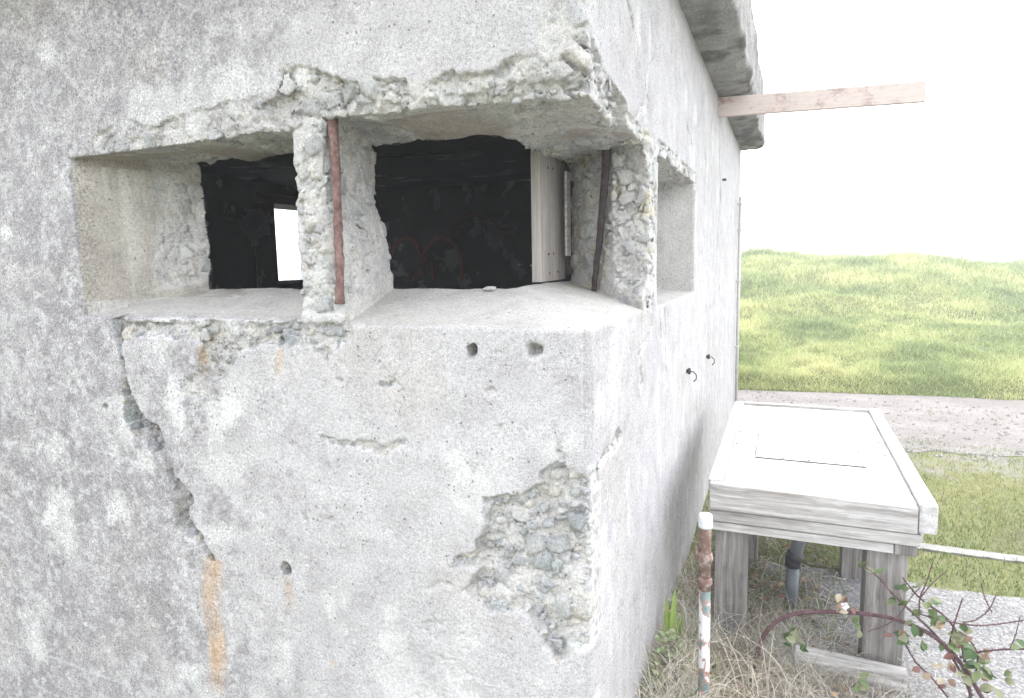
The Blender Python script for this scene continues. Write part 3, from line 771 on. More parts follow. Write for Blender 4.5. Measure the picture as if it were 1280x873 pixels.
# rebar in the pillar and the pier
def wob(p0, p1, n, amp, bend):
    p0, p1 = np.array(p0, float), np.array(p1, float); out = []
    for i in range(n):
        t = i/(n-1); q = p0+(p1-p0)*t+np.array(bend)*math.sin(PI*t); out.append(q+np.array([random.uniform(-1, 1), random.uniform(-1, 1), 0])*amp)
    return out
a_, b_ = at(414, 138, 1, .068), at(425, 380, 1, .012)
rb = MB(); pts = wob(a_, b_, 26, .0016, (.004, .004, 0)); rb.tube(pts, [.0145*(1+.18*random.uniform(-1, 1)) for _ in pts], 10, jit=.12); rb.build('rebar', M_RUST, bunker)
pts = wob(at(420, 148, 1, .08), at(424, 225, 1, .085), 12, .001, (0, 0, 0)); r2 = MB(); r2.tube(pts, [.006]*12, 6, jit=.2); r2.build('rebar', M_RUST, bunker)
def on_pier(px, py, off):
    for xx in np.arange(.05, -.5, -.002):
        q = at(px, py, 0, xx)
        if q[1] >= .70-1.04*xx+max(0, min(.2, xx+.15))-off: return q
c_, d_ = on_pier(759, 176, .030), on_pier(741, 372, .030)
def pier_bar(): 
    r3 = MB(); pts = wob(c_, d_, 26, .002, (.006, 0, 0)); r3.tube(pts, [(.0165-.005*i/25)*(1+.05*random.uniform(-1, 1)) for i in range(26)], 12, jit=.12)
    o = r3.build('rebar', M_RUSTD, bunker); o['label'] = 'thick dark brown rebar in the pier'
pier_bar()
# old window frame left in the inner edge of the corner window
fr = empty('window_frame', (0, 0, 0), None, None); fr.parent = bunker
# ============ frame board built on the diagonal line of the pier's inner face
qa, qb = at(675, 268, 0, -.40), at(706, 268, 0, -.43)
def fboard(p0, p1, zlo, zhi, th, m, name, parent, skew=0):
    p0 = np.array(p0); p1 = np.array(p1); d = (p1-p0); d[2] = 0; n = np.array([d[1], -d[0], 0]); n /= np.linalg.norm(n)
    g = MB()
    def sk(q): 
        return p0*np.array([1, 1, 0])+d*q[0]+n*q[1]*-1+np.array([0, 0, q[2]])+d*skew*(q[2]-zlo)
    g.box((0, 0, zlo), (1, th, zhi), 0.0, sk); return g.build(name, m, parent)
z0 = at(690, 348, 0, -.415)[2]-.01; z1 = at(690, 182, 0, -.415)[2]+.03
B1 = fboard(qa, qb, z0, z1, .035, M_FRAME, 'frame_board', bunker, 0.02)
qc = at(713, 268, 0, -.40); fboard(qb+(0, .012, 0), qc+(0, .03, 0), z0+.02, z1, .05, M_DARKWOOD_GAP, 'frame_edge', bunker, 0.02)
qd, qe = at(709, 300, 0, -.38), at(713.5, 300, 0, -.38); fboard(qd, qe, at(710, 320, 0, -.38)[2], at(710, 215, 0, -.38)[2], .01, M_BOARDX, 'splinter', bunker, .02)
bpy.data.objects.remove(fr)
for px, py in [(684, 210), (690, 211), (684, 318), (690, 317), (685, 342), (695, 340)]:
    t = (px-675)/31; q = np.array(qa)*(1-t)+np.array(qb)*t; q[2] = at(px, py, 0, q[0])[2]
    n = CAM-q; n[2] = 0; n /= np.linalg.norm(n); nl = MB(); nl.tube([q-n*.005, q+n*.006], .005, 8); nl.build('nail', M_RUST, B1)
# conduit up the far end of the right wall, with saddles
cy = 5.62
cn = MB(); cn.tube([(.03, cy, .1), (.03, cy, 2.32)], .016, 8); con = cn.build('conduit', M_CONDUIT, bunker)
for zz in (.75, 1.45, 1.98, 2.25):
    k = MB(); k.box((.0, cy-.025, zz-.010), (.050, cy+.025, zz+.010), .003); k.build('bracket', M_CONDUIT, con)
hk = MB(); q = at(903, 225, 0, 0); hk.tube([q-(.03, 0, 0), q+(.03, 0, 0)], .010, 6); hk.build('wall_bolt', M_RUSTD, bunker)
for px, py in ((858, 464), (883, 446)):
    q = at(px, py, 0, 0); k = MB()
    k.tube([q-(.03, 0, 0), q+(.02, 0, 0)], .011, 8, jit=.1); k.tube([q+(.010, 0, 0), q+(.022, 0, 0)], .018, 6)
    k.tube([q+(.02, 0, 0), q+(.035, .01, -.004), q+(.05, .02, -.022), q+(.05, .02, -.045), q+(.036, .02, -.06)], .003, 6)
    k.build('iron_hook', M_RUSTD, bunker)
# faded red board under the eaves
def board_skew(q): return q+np.array([0, (q[0])*.10, (q[0])*-.012])
rbd = MB(); rbd.box((-.02, 3.36, 2.70), (1.30, 3.405, 2.832), .003, lambda q: np.array([q[0], q[1]+q[0]*.11, q[2]-.004*q[0]+ (q[2]-2.7)*0]))
o = rbd.build('projecting_board', M_RED, bunker)

# loose chips on the corner window's sill
for lab, px, py, sz in [('pale grey chip of stone on the corner window sill, largest of the chips', 612, 364, .016), ('small dark chip on the corner window sill left of the thin flake', 650, 370, .008), ('thin dark flake on the corner window sill nearest the rusty bar', 667, 371, .012)]:
    q = at(px, py, 2, 1.60); k = MB()
    dd = min(q[1], -q[0]); zz = ZS+.235*dd-.01
    q = at(px, py, 2, zz); zz = ZS+.235*max(0, min(q[1], -q[0]))-.008; 
    import bmesh
    bm = bmesh.new(); bmesh.ops.create_icosphere(bm, subdivisions=2, radius=1)
    Vv = [np.array(v.co) for v in bm.verts]; Vv = [v*(1+.25*math.sin(5*v[0]+sz*900)*math.cos(4*v[1]+2*v[2]))*np.array([1.5, 1, .55])*sz+np.array([q[0], q[1], zz+sz*.3]) for v in Vv]
    bm.verts.index_update(); k.add(Vv, [[v.index for v in f.verts] for f in bm.faces]); bm.free()
    setp(k.build('concrete_chip', M_CHIP), lab, 'chip', 'loose chips on the window sill')

# ------------------------------------------------------------------ display table
tb = empty('display_table', (.6, 1.25, 0), 'weathered timber box table with white top on four posts beside the wall', 'table')
X0, X1, Y0, Y1 = .205, 1.03, 1.17, 2.86; ZT = .735
k = MB(); k.box((X0+.05, Y0+.02, ZT-.035), (X1-.052, Y1-.05, ZT-.006), .003); top = k.build('top_panel', M_TOP, tb)
k = MB(); k.box((.3675, 1.6165, ZT-.0058), (.8475, 2.4235, ZT-.0026), .001); k.build('plate_gap_line', M_DARKWOOD_GAP, top)  # added dark sheet under the plate, draws the shaded gap round it
k = MB(); k.box((.37, 1.62, ZT-.0018), (.845, 2.42, ZT-.0002), .0008); cp = k.build('cover_plate', M_TOP, top)
for sx, sy in [(.38+.455*i/4, yy) for i in range(5) for yy in (1.63, 2.41)]+[(sx, sy) for sy in (1.85, 2.1, 2.3) for sx in (.38, .835, .27, .95)]:
    k = MB(); k.tube([(sx, sy, ZT-.01), (sx, sy, ZT+.002 if .3 < sx < .9 else ZT-.003)], .005, 8); k.build('screw', M_SCREW, top)
k = MB(); k.box((X0-.012, Y0+.03, ZT-.05), (X0+.048, Y1, ZT+.004), .006); k.build('edge_board', M_BOARDY, tb)
k = MB(); k.box((X1-.05, Y0-.03, ZT-.105), (X1+.012, Y1, ZT+.012), .008); k.build('edge_board', M_BOARDY, tb)
k = MB(); k.box((X0+.05, Y1-.045, ZT-.07), (X1-.052, Y1, ZT+.010), .006); k.build('edge_board', M_BOARDX, tb)
k = MB(); k.box((X0+.0, Y0-.028, ZT-.112), (X1-.052, Y0+.018, ZT+.003), .006, lambda q: q+np.array([0, 0, -.010*sstep(.5, 1.0, q[0])*(q[2] > ZT-.05)])); k.build('front_board', M_BOARDX, tb)
k = MB(); k.box((X0+.005, Y0-.012, ZT-.168), (X1-.035, Y0+.03, ZT-.119), .005); k.build('front_board', M_BOARDX, tb)
k = MB(); k.box((X0+.008, Y0-.002, ZT-.212), (X1-.125, Y0+.035, ZT-.174), .005); k.build('front_board', M_BOARDX, tb)
k = MB(); k.box((X1-.122, Y0+.0, ZT-.215), (X1-.045, Y1-.02, ZT-.170), .005); k.build('side_beam', M_POST[0], tb)
k = MB(); k.box((X1-.045, Y0+.04, ZT-.168), (X1-.02, Y1-.02, ZT-.108), .005); k.build('side_board', M_BOARDY, tb)
k = MB(); k.box((X0+.005, Y0+.04, ZT-.20), (X0+.04, Y1-.02, ZT-.052), .005); k.build('side_board', M_BOARDY, tb)
for lx, ly, w in ((.225, 1.22, .135), (.815, 1.19, .145), (.26, 2.02, .12), (.80, 2.05, .125)):
    k = MB(); k.box((lx, ly, -.05), (lx+w, ly+w, ZT-.214 if ly < 1.5 else ZT-.2), .006); k.build('leg', M_POST[0], tb)
k = MB(); k.box((.56, 1.09, -.02), (.965, 1.135, .085), .006, lambda q: q+np.array([0, 0, -.03*(q[0]-.7)])); k.build('bottom_rail', M_BOARDX, tb)

# plastic pipe below the table
vp = empty('plastic_pipe', (.55, 1.66, 0), 'grey plastic pipe with a bent elbow rising under the white-topped table', 'pipe')
q0 = at(989, 750, 1, 1.62); q1 = at(991, 705, 1, 1.62); q2 = at(993, 695, 1, 1.62); q3 = at(1001, 672, 1, 1.62)
q0 = np.array([q1[0]-.002, q1[1], -.03])
k = MB(); k.tube([q0, q1], .030, 16); sh = k.build('shaft', M_PVC, vp)
k = MB(); k.tube([q1-(0, 0, .012), q1+(0, 0, .02), q2+(.006, 0, .01)], [.036, .037, .036], 16); k.tube([q1+(.0, 0, .022), q2+(.008, 0, .014)], .039, 16); k.build('coupling', M_PVCD, vp)
k = MB(); e_ = q3-q2; k.tube([q2, q2+e_*.4+(0, 0, .006), q3, q3+e_*.9+(0, 0, .03)], .030, 16); k.build('elbow', M_PVC, vp)

# standpipe in front of the table
px_, py_ = .192, .70
tz = at(881, 643, 1, py_); px_ = at(881, 760, 1, py_)[0]; tz = tz[2]
sp = empty('standpipe', (px_, py_, 0), 'capped metal standpipe with peeling white, red and green paint by the wall', 'pipe')
zc = lambda y: at(881, y, 1, py_)[2]
lean = lambda z: np.array([px_-.006*(z-.3), py_, z])
k = MB(); k.tube([lean(-.1), lean(.1), lean(zc(735))], .0205, 20); k.build('shaft', M_PIPE, sp)
k = MB(); k.tube([lean(zc(737)), lean(zc(660)), lean(zc(655))], .0212, 20, jit=.02); k.build('upper_shaft', M_PIPERUST, sp)
k = MB(); k.tube([lean(zc(731)), lean(zc(728)), lean(zc(724)), lean(zc(721))], [.0215, .0265, .0265, .022], 20, jit=.03); k.build('collar', M_PIPERUST, sp)
k = MB(); k.tube([lean(zc(702)), lean(zc(699)), lean(zc(693)), lean(zc(690))], [.022, .0275, .0275, .022], 20, jit=.03)
q = lean(zc(694)); k.tube([q-(.024, 0, 0), q-(.034, 0, 0)], [.010, .012], 8); k.tube([q-(.032, .004, .02), q-(.030, .004, -.03)], [.007, .005], 8); k.build('clamp', M_PIPERUST, sp)
k = MB(); k.tube([lean(zc(659)), lean(zc(657)), lean(zc(646)), lean(zc(643)), lean(zc(642))], [.0245, .026, .0245, .0225, .015], 20, smooth=True)
k.build('cap', M_CAP, sp)

# ------------------------------------------------------------------ ground, paths, hill
def gheight(x, y):
    """ground falls away along the front of the bunker"""
    return -45*sstep(-9, -60, x) -.85*sstep(-.05, -1.6, x)*sstep(1.5, -.1, y) - .25*sstep(-.3, -1.5, y)*sstep(1.2, -.2, x)
def grid_mesh(name, xs, ys, zf, m, kind='structure', bottom=True):
    g, h = np.meshgrid(xs, ys, indexing='ij'); V = np.stack([g.ravel(), h.ravel(), zf(g.ravel(), h.ravel())], 1)
    na, nb = len(xs), len(ys); i = np.arange(na*nb).reshape(na, nb)
    Q = np.stack([i[:-1, :-1], i[1:, :-1], i[1:, 1:], i[:-1, 1:]], -1).reshape(-1, 4)
    o = link(name, np_mesh(name, V, Q), m); o['kind'] = kind; return o
far = [-300, -120, -60, -30, -16, -10, -7]
xs = np.array([-60, -50, -40, -30, -22, -16, -12, -9, -7]+list(np.arange(-5, 6.01, .1))+[8, 12, 20, 40, 80, 150, 300]); ys = np.array(far+list(np.arange(-5, 9.01, .1))+[12, 20, 40, 80, 150, 300])
def gz(x, y):
    P = np.stack([x, y, 0*x], 1).astype(np.float32); near = (np.abs(x) < 6) & (np.abs(y) < 9)
    return gheight(x, y)+.012*fbm(P, 1.7, 3, 4)*near-.016
setp(grid_mesh('ground', xs, ys, gz, M_SOIL), 'turf ground with bare soil around the bunker')
M_SEA, _nt, _b = mat('hazy_sea'); _b.inputs['Base Color'].default_value = (.25, .30, .33, 1); _b.inputs['Roughness'].default_value = .35
sea = MB(); sea.add([(-4000, -4000, -40), (-40, -4000, -40), (-40, 4000, -40), (-4000, 4000, -40)], [(0, 1, 2, 3)])
setp(sea.build('sea', M_SEA), 'pale sea beyond the headland', kind='structure')
def wavy_sheet(name, left, right, ys, m, zoff, n=24, lab=None):
    """ground sheet between two edges left(y), right(y), following the ground"""
    V = []; 
    for y in ys:
        for k in range(n+1):
            x = left(y)+(right(y)-left(y))*k/n; V.append((x, y, 0))
    V = np.array(V, float); V[:, 2] = gz(V[:, 0], V[:, 1])+zoff
    m_ = len(ys); i = np.arange(m_*(n+1)).reshape(m_, n+1)
    Q = np.stack([i[:-1, :-1], i[:-1, 1:], i[1:, 1:], i[1:, :-1]], -1).reshape(-1, 4)
    o = link(name, np_mesh(name, V, Q), m); o['kind'] = 'structure'; 
    if lab: o['label'] = lab
    return o
_n1 = lambda v, s, o: float(vnoise(np.array([[v, o, .5]], np.float32), s, o)[0])
# dirt path runs left-right between lawn and hill: sheet in x with wavy y edges
def strip(name, y_lo, y_hi, xs, m, zoff, n=40, lab=None):
    V = []
    for x in xs:
        for k in range(n+1):
            y = y_lo(x)+(y_hi(x)-y_lo(x))*k/n; V.append((x, y, 0))
    V = np.array(V, float); V[:, 2] = gz(V[:, 0], V[:, 1])+zoff
    m_ = len(xs); i = np.arange(m_*(n+1)).reshape(m_, n+1)
    Q = np.stack([i[:-1, :-1], i[1:, :-1], i[1:, 1:], i[:-1, 1:]], -1).reshape(-1, 4)
    o = link(name, np_mesh(name, V, Q), m); o['kind'] = 'structure'
    if lab: o['label'] = lab
    return o
PATH_LO = lambda x: 5.2-.15*x+.20*_n1(x, 1.3, 3)+.13*_n1(x, 5, 4)+.06*_n1(x, 13, 5)
PATH_HI = lambda x: 7.12+.1*x+.08*_n1(x, 1.5, 5)
strip('dirt_path', PATH_LO, PATH_HI, np.arange(.0, 14, .08), M_DIRT, .005, 40, 'brownish dirt path at the foot of the grassy bank')
GR_HI = lambda x: 2.10+.02*x+.05*_n1(x, 2, 7)+.035*_n1(x, 9, 8)
strip('gravel_path', lambda x: -3.5, GR_HI, np.arange(.42, 6, .06), M_GRAVEL, .006, 60, 'pale gravel path in front of the table')
kb = MB()
xsK = np.arange(.95, 6, .15)
for i in range(len(xsK)-1):
    a, b = xsK[i], xsK[i+1]; ya = 2.57+.012*_n1(a, 2, 3); yb = 2.56+.01*_n1(b, 2, 3)
    kb.add([(a, ya, -.05), (b, yb, -.05), (b, yb+.09, -.05), (a, ya+.09, -.05), (a, ya, -.002), (b, yb, -.002), (b, yb+.085, -.002), (a, ya+.085, -.002)],
           [(0, 1, 5, 4), (1, 2, 6, 5), (2, 3, 7, 6), (3, 0, 4, 7), (4, 5, 6, 7)])
M_EDGE = plain('edging_strip', (.21, .205, .195), .9, .35, 12)
setp(kb.build('path_edging', M_EDGE), 'thin pale edging strip between the lawn and the gravel', kind='structure')

def hill_z(x, y):
    t = y-(7.12+.1*x)
    P = np.stack([x, y, 0*x], 1).astype(np.float32)
    crest = 1.52+.22*np.sin(x*.62+.9)+.13*np.sin(x*1.3+2.1)
    crest = crest*sstep(-6.8, -1.2, x)+.3*sstep(-1.2, -6.8, x)*0
    z = .17*sstep(0, .35, t)+.10*sstep(.3, 2.2, t)+np.maximum(crest-.27, -.2)*sstep(1.6, 13.5, t)**1.15
    z = z+.20*fbm(P, .7, 3, 4)*sstep(.3, 3, t)+.05*fbm(P, 3, 3, 5)*sstep(.1, .6, t)
    z = np.where(t > 13.5, z-.04*(t-13.5), z)
    return np.where(t <= 0, -.12, z-.02)
xs = np.concatenate([np.arange(-30, -2, 1.0), np.arange(-2, 16, .16), np.arange(16, 45, 1.0)]); ys = np.concatenate([np.arange(6.8, 24, .14), np.arange(24, 46, 1.0)])
hz = lambda x, y: hill_z(x, y)
setp(grid_mesh('hill', xs, ys, hz, M_HILL), 'low grassy bank beyond the dirt path')

def pebbles(name, n, xr, yr, size, cols, label):
    X = xr[0]+(xr[1]-xr[0])*RNG.random(n); Y = yr[0]+(yr[1]-yr[0])*RNG.random(n); r = size[0]+(size[1]-size[0])*RNG.random(n)**4
    o8 = np.array([(1, 0, 0), (0, 1, 0), (-1, 0, 0), (0, -1, 0), (.1, .1, .7), (0, 0, -.5)], float)
    V = (o8[None]*(.7+.6*RNG.random((n, 6, 1))))*r[:, None, None]+np.stack([X, Y, gz(X, Y)+.008], 1)[:, None]
    T = np.array([(0, 1, 4), (1, 2, 4), (2, 3, 4), (3, 0, 4), (1, 0, 5), (2, 1, 5), (3, 2, 5), (0, 3, 5)])
    Fq = (np.arange(n)[:, None, None]*6+T[None]).reshape(-1, 3)
    col = np.repeat(np.array(cols)[RNG.integers(0, len(cols), n)], 6, 0)
    setp(link(name, np_mesh(name, V.reshape(-1, 3), Fq, col.astype(np.float32), False), M_PEB), label, kind='stuff')
M_PEB, _nt, _b = mat('loose_stones'); _a = _nt.nodes.new('ShaderNodeVertexColor'); _a.layer_name = 'albedo'
_nt.links.new(_a.outputs['Color'], _b.inputs['Base Color']); _b.inputs['Roughness'].default_value = .9
pebbles('gravel', 9000, (.45, 2.6), (.4, 2.1), (.003, .011), [(.22, .22, .225), (.30, .30, .30), (.38, .375, .37), (.26, .25, .24)], 'loose pale gravel stones on the path')
pebbles('loose_stones', 2600, (0, 5), (4.6, 7.1), (.004, .024), [(.13, .12, .11), (.20, .19, .18), (.28, .27, .26)], 'small stones scattered over the dirt path')

# ------------------------------------------------------------------ grass as blades
def blades(name, X, Y, Z, L, W, lean, cols, m, label, cat=None, seg=3):
    n = len(X); th = RNG.random(n)*2*PI; ld = RNG.random(n)*2*PI
    lean = lean*(.4+.9*RNG.random(n))
    side = np.stack([np.cos(th), np.sin(th), 0*th], 1)*W[:, None]*.5
    ldv = np.stack([np.cos(ld), np.sin(ld), 0*ld], 1)
    base = np.stack([X, Y, Z], 1); rows = []
    for k in range(seg+1):
        t = k/seg; ang = lean*t
        c = base + ldv*(L*t*np.sin(ang))[:, None] + np.array([0, 0, 1.0])*(L*t*np.cos(ang))[:, None]
        w = (1-t)**.7 if k < seg else .06
        rows += [c-side*w, c+side*w]
    V = np.stack(rows, 1).reshape(-1, 3); o = np.arange(n)[:, None]*(2*seg+2)
    Q = np.concatenate([o+np.array([[2*k, 2*k+1, 2*k+3, 2*k+2]]) for k in range(seg)], 0)
    col = np.repeat(cols, 2*seg+2, 0)
    ob = link(name, np_mesh(name, V, Q, col.astype(np.float32)), m); return setp(ob, label, cat, kind='stuff')
def gcols(n, pal, P, s, var=.18):
    k = np.clip(.5+.9*fbm(P.astype(np.float32), s, 3, 33)+RNG.normal(0, .22, n), 0, .999)*(len(pal)-1)
    i = k.astype(int); f = (k-i)[:, None]; pal = np.array(pal)
    return np.clip((pal[i]*(1-f)+pal[i+1]*f)*(1+RNG.normal(0, var, n))[:, None], .01, .6)
GREEN = [(.08, .12, .03), (.12, .17, .045), (.19, .22, .06), (.30, .29, .11)]
HGREEN = [(.13, .18, .06), (.22, .285, .10), (.37, .41, .16), (.55, .535, .25)]
# hill
n = 210000
Y = 7.1+17*RNG.random(n)**1.7; X = -1.0+RNG.random(n)*(2.0+Y*.62)
t = Y-(7.12+.1*X); ok = t > .02; X, Y = X[ok], Y[ok]; n = len(X)
P = np.stack([X, Y, 0*X], 1)
dens = fbm(P.astype(np.float32), 1.1, 3, 40); L = (.08+.11*RNG.random(n))*np.clip(1+.6*dens+1.0*fbm(P.astype(np.float32), 3.2, 2, 48), .3, 2.6)*(.7+.02*(Y-7))*(1+.7*sstep(13, 18, Y)*np.clip(fbm(P.astype(np.float32), 1.7, 2, 51)+.4, 0, 1)); L = np.where((Y-(7.12+.1*X)) < .5, L*.75, L)
blades('hill_grass', X, Y, hill_z(X, Y)-.01, L, .006+.0011*(Y-6), .9+0*X, gcols(n, HGREEN, P, .8), M_BLADE, 'long green grass covering the bank', 'grass', 2)
# lawn: thick near the edging, breaking up into the path
n = 90000
X = .0+RNG.random(n)*5.2; Y = 2.12+RNG.random(n)*4.6
P = np.stack([X, Y, 0*X], 1).astype(np.float32)
lo = 4.75-.15*X; dn = fbm(P, 1.4, 4, 45)
keep = RNG.random(n) < np.clip(1.05-.75*sstep(-1.2, .9, Y-lo)+.5*dn, .02, 1)*np.where(Y > lo+.7, .12, 1)
keep &= ~((Y > 2.56) & (Y < 2.66) & (X > .9) & (fbm(P, 4, 2, 46) > -.35))
X, Y, P = X[keep], Y[keep], P[keep]; n = len(X)
blades('lawn_grass', X, Y, gz(X, Y)-.003, .022+.035*RNG.random(n), .0035+.003*RNG.random(n), 1.0+0*X, gcols(n, GREEN, P, 1.6), M_BLADE, 'short patchy lawn between the path and the gravel', 'grass', 2)
# dry grass along the foot of the wall and round the posts
DRY = [(.26, .22, .165), (.40, .36, .29), (.53, .49, .41), (.63, .60, .53)]
def dry_patch(n, cx, cy, sx, sy, Lr):
    X = cx+RNG.normal(0, sx, n); Y = cy+RNG.normal(0, sy, n); ok = (X > .012) & (Y > .1); return X[ok], Y[ok], (Lr[0]+(Lr[1]-Lr[0])*RNG.random(n)**1.5)[ok]
PX, PY, PL = [], [], []
for a in [(3400, .12, .95, .09, .30, (.07, .27)), (2600, .40, 1.10, .16, .13, (.06, .26)), (160, .3, .95, .2, .2, (.3, .5)), (700, .1, 1.6, .07, .35, (.05, .2)), (600, .45, 1.75, .16, .25, (.04, .15)), (900, .62, 1.05, .16, .06, (.05, .20)), (700, .50, 1.42, .14, .14, (.05, .2)), (260, .3, 2.3, .25, .3, (.04, .14)), (200, .06, 2.9, .04, .5, (.05, .15))]:
    x, y, l = dry_patch(*a); PX.append(x); PY.append(y); PL.append(l)
X, Y, L = map(np.concatenate, (PX, PY, PL)); n = len(X); P = np.stack([X, Y, 0*X], 1)
blades('dry_grass', X, Y, gz(X, Y)-.005, L, .0022+.0022*RNG.random(n), 1.5+0*X, gcols(n, DRY, P, 5, .2), M_BLADE, 'dry straw-coloured grass matted along the foot of the wall', 'dry grass', 5)
PX, PY, PL = [], [], []
for a in [(800, .10, .95, .07, .28, (.06, .2)), (420, .5, 1.6, .16, .25, (.05, .16)), (260, .36, 1.1, .12, .1, (.05, .15)), (200, .3, 1.9, .15, .2, (.05, .15))]:
    x, y, l = dry_patch(*a); PX.append(x); PY.append(y); PL.append(l)
X, Y, L = map(np.concatenate, (PX, PY, PL)); n = len(X); P = np.stack([X, Y, 0*X], 1)
blades('green_grass', X, Y, gz(X, Y)-.005, L, .004+.003*RNG.random(n), 1.1+0*X, gcols(n, [(.10, .15, .04), (.16, .21, .06), (.26, .27, .12)], P, 5), M_BLADE, 'fresh green grass shoots among the straw by the wall', 'grass', 4)
# fallen leaves and twigs
lit = MB()
for k in range(230):
    x = random.gauss(.36, .20); y = random.gauss(1.55, .42)
    if x < .02 or y < .6: continue
    a = random.uniform(0, 2*PI); z = float(gz(np.array([x]), np.array([y]))[0])+.012+random.uniform(0, .03)
    c = random.choice([(.26, .15, .09), (.36, .24, .15), (.20, .13, .09), (.42, .30, .19), (.30, .12, .09)])
    lit.leaf(np.array([x, y, z]), np.array([math.cos(a), math.sin(a), random.uniform(-.3, .5)]), np.array([random.uniform(-.5, .5), random.uniform(-.5, .5), 1]), random.uniform(.025, .06), random.uniform(.015, .035), c)
for k in range(420):
    x = random.gauss(.42, .24); y = random.gauss(1.6, .4)
    if x < .03 or y < .7: continue
    a = random.uniform(0, 2*PI); L_ = random.uniform(.05, .16); z = float(gz(np.array([x]), np.array([y]))[0])+.015
    d = np.array([math.cos(a), math.sin(a), random.uniform(-.1, .5)])*L_
    lit.tube([np.array([x, y, z]), np.array([x, y, z])+d*.5+(0, 0, .01), np.array([x, y, z])+d], [.0022, .0018, .001], 5, col=random.choice([(.42, .38, .34), (.30, .24, .20), (.5, .45, .4)]))
setp(lit.build('leaf_litter', M_LEAF), 'brown fallen leaves and twigs under the table', 'leaf litter', kind='stuff')
# a broad-bladed weed against the wall
wd = empty('weed', (.08, 1.3, 0), 'broad bright green blades of a weed growing against the wall behind the standpipe', 'weed'); k = MB()
for (px, py, L_) in [(858, 745, .20), (862, 745, .16), (868, 742, .10), (850, 748, .09)]:
    b0 = np.array([.05+random.uniform(0, .04), 1.05+random.uniform(-.03, .03), .02]); d = np.array([random.uniform(-.05, .25), random.uniform(-.2, .1), 1.0])
    k.leaf(b0, d, np.array([.2, -1, .1]), L_+.06, .028, random.choice([(.17, .26, .05), (.24, .33, .08)]), .2)
k.build('leaves', M_LEAF, wd)
ws = MB(); ws.tube([(.065, 1.05, -.02), (.068, 1.05, .06)], [.006, .004], 6); ws.build('stem', M_TWIG, wd)
wd2 = empty('weed', (.09, .85, 0), 'low leafy green weed in the straw left of the standpipe', 'weed'); k = MB(); ws = MB()
for i in range(26):
    b0 = np.array([.08+random.gauss(0, .03), .86+random.gauss(0, .05), random.uniform(.03, .18)]); a = random.uniform(0, 2*PI)
    k.leaf(b0, np.array([math.cos(a), math.sin(a), .35]), np.array([0, 0, 1.0]), random.uniform(.025, .045), random.uniform(.016, .03), random.choice([(.16, .22, .10), (.20, .26, .13), (.26, .29, .17)]))
    if i % 6 == 0: ws = MB(); ws.tube([(b0[0], b0[1], -.02), (b0[0]+.01, b0[1], b0[2])], [.002, .0015], 5); ws.build('stem', M_TWIG, wd2)
k.build('leaves', M_LEAF, wd2)

# ------------------------------------------------------------------ bramble
br = empty('bramble', (.42, 1.02, 0), 'arching purple bramble canes with thorns and few leaves before the table post', 'bramble')
def smooth_path(pts, n):
    pts = np.array(pts, float); m = len(pts); out = []
    for i in range(m-1):
        p0, p1, p2, p3 = pts[max(i-1, 0)], pts[i], pts[i+1], pts[min(i+2, m-1)]
        for k in range(n):
            t = k/n; out.append(.5*((2*p1)+(-p0+p2)*t+(2*p0-5*p1+4*p2-p3)*t*t+(-p0+3*p1-3*p2+p3)*t**3))
    out.append(pts[-1]); return out
LEAFC = [(.07, .12, .045), (.11, .165, .06), (.16, .20, .09), (.24, .25, .15)]
leaves = MB()
def cane(pix, r0, r1, thorn=True, m=M_CANE):
    pts = smooth_path([at(px, py, 1, yy) for px, py, yy in pix], 7); k = MB(); n = len(pts)
    k.tube(pts, [r0+(r1-r0)*i/(n-1) for i in range(n)], 8, jit=.06)
    if thorn:
        for i in range(1, n-1):
            for _ in range(2):
                v = np.array([random.gauss(0, 1) for _ in range(3)]); v /= np.linalg.norm(v); q = pts[i]+(pts[i+1]-pts[i])*random.random()
                r = r0+(r1-r0)*i/(n-1); k.tube([q+v*r*.6, q+v*(r+.006)], [r*.35+.0006, .0003], 5, cap=False)
    k.build('cane', m, br); return pts
def sprig(q, d, n, L_):
    for i in range(n):
        v = d+np.array([random.gauss(0, .5), random.gauss(0, .5), random.gauss(0, .35)]); 
        leaves.leaf(np.array(q), v, np.array([random.gauss(0, .4), -.5+random.gauss(0, .3), 1]), L_*random.uniform(.7, 1.15), L_*.68, random.choice(LEAFC), .18)
main = cane([(938, 895, 1.03), (942, 850, 1.03), (948, 812, 1.03), (962, 785, 1.03), (985, 770, 1.04), (1020, 765, 1.05), (1062, 766, 1.06), (1110, 772, 1.06), (1150, 786, 1.05), (1180, 806, 1.03), (1205, 835, 1.0), (1232, 880, .95)], .0085, .0075)
c2 = cane([(1078, 708, 1.12), (1098, 722, 1.10), (1118, 745, 1.08), (1145, 770, 1.06), (1175, 800, 1.04), (1195, 830, 1.02), (1215, 870, .99)], .003, .005)
c3 = cane([(1128, 722, 1.12), (1150, 748, 1.08), (1180, 770, 1.06), (1198, 795, 1.04), (1208, 835, 1.02), (1214, 880, 1.0)], .0025, .006)
cane([(1166, 703, 1.10), (1158, 728, 1.08), (1150, 748, 1.07), (1149, 770, 1.06)], .0018, .003)
cane([(1185, 713, 1.10), (1165, 730, 1.09), (1150, 748, 1.08)], .0012, .0025)
cane([(1282, 775, 1.0), (1250, 780, 1.01), (1220, 782, 1.02), (1190, 778, 1.04), (1150, 768, 1.06)], .0022, .003)
cane([(1226, 728, 1.08), (1232, 750, 1.06), (1240, 765, 1.05)], .0015, .002)
cane([(1246, 742, 1.07), (1236, 762, 1.05), (1220, 775, 1.04), (1204, 778, 1.04)], .0015, .0026)
cane([(1203, 748, 1.05), (1196, 770, 1.04), (1190, 790, 1.04), (1186, 808, 1.03)], .0022, .003)
cane([(1290, 812, .98), (1255, 812, .99), (1220, 816, 1.0), (1200, 822, 1.02)], .003, .004)
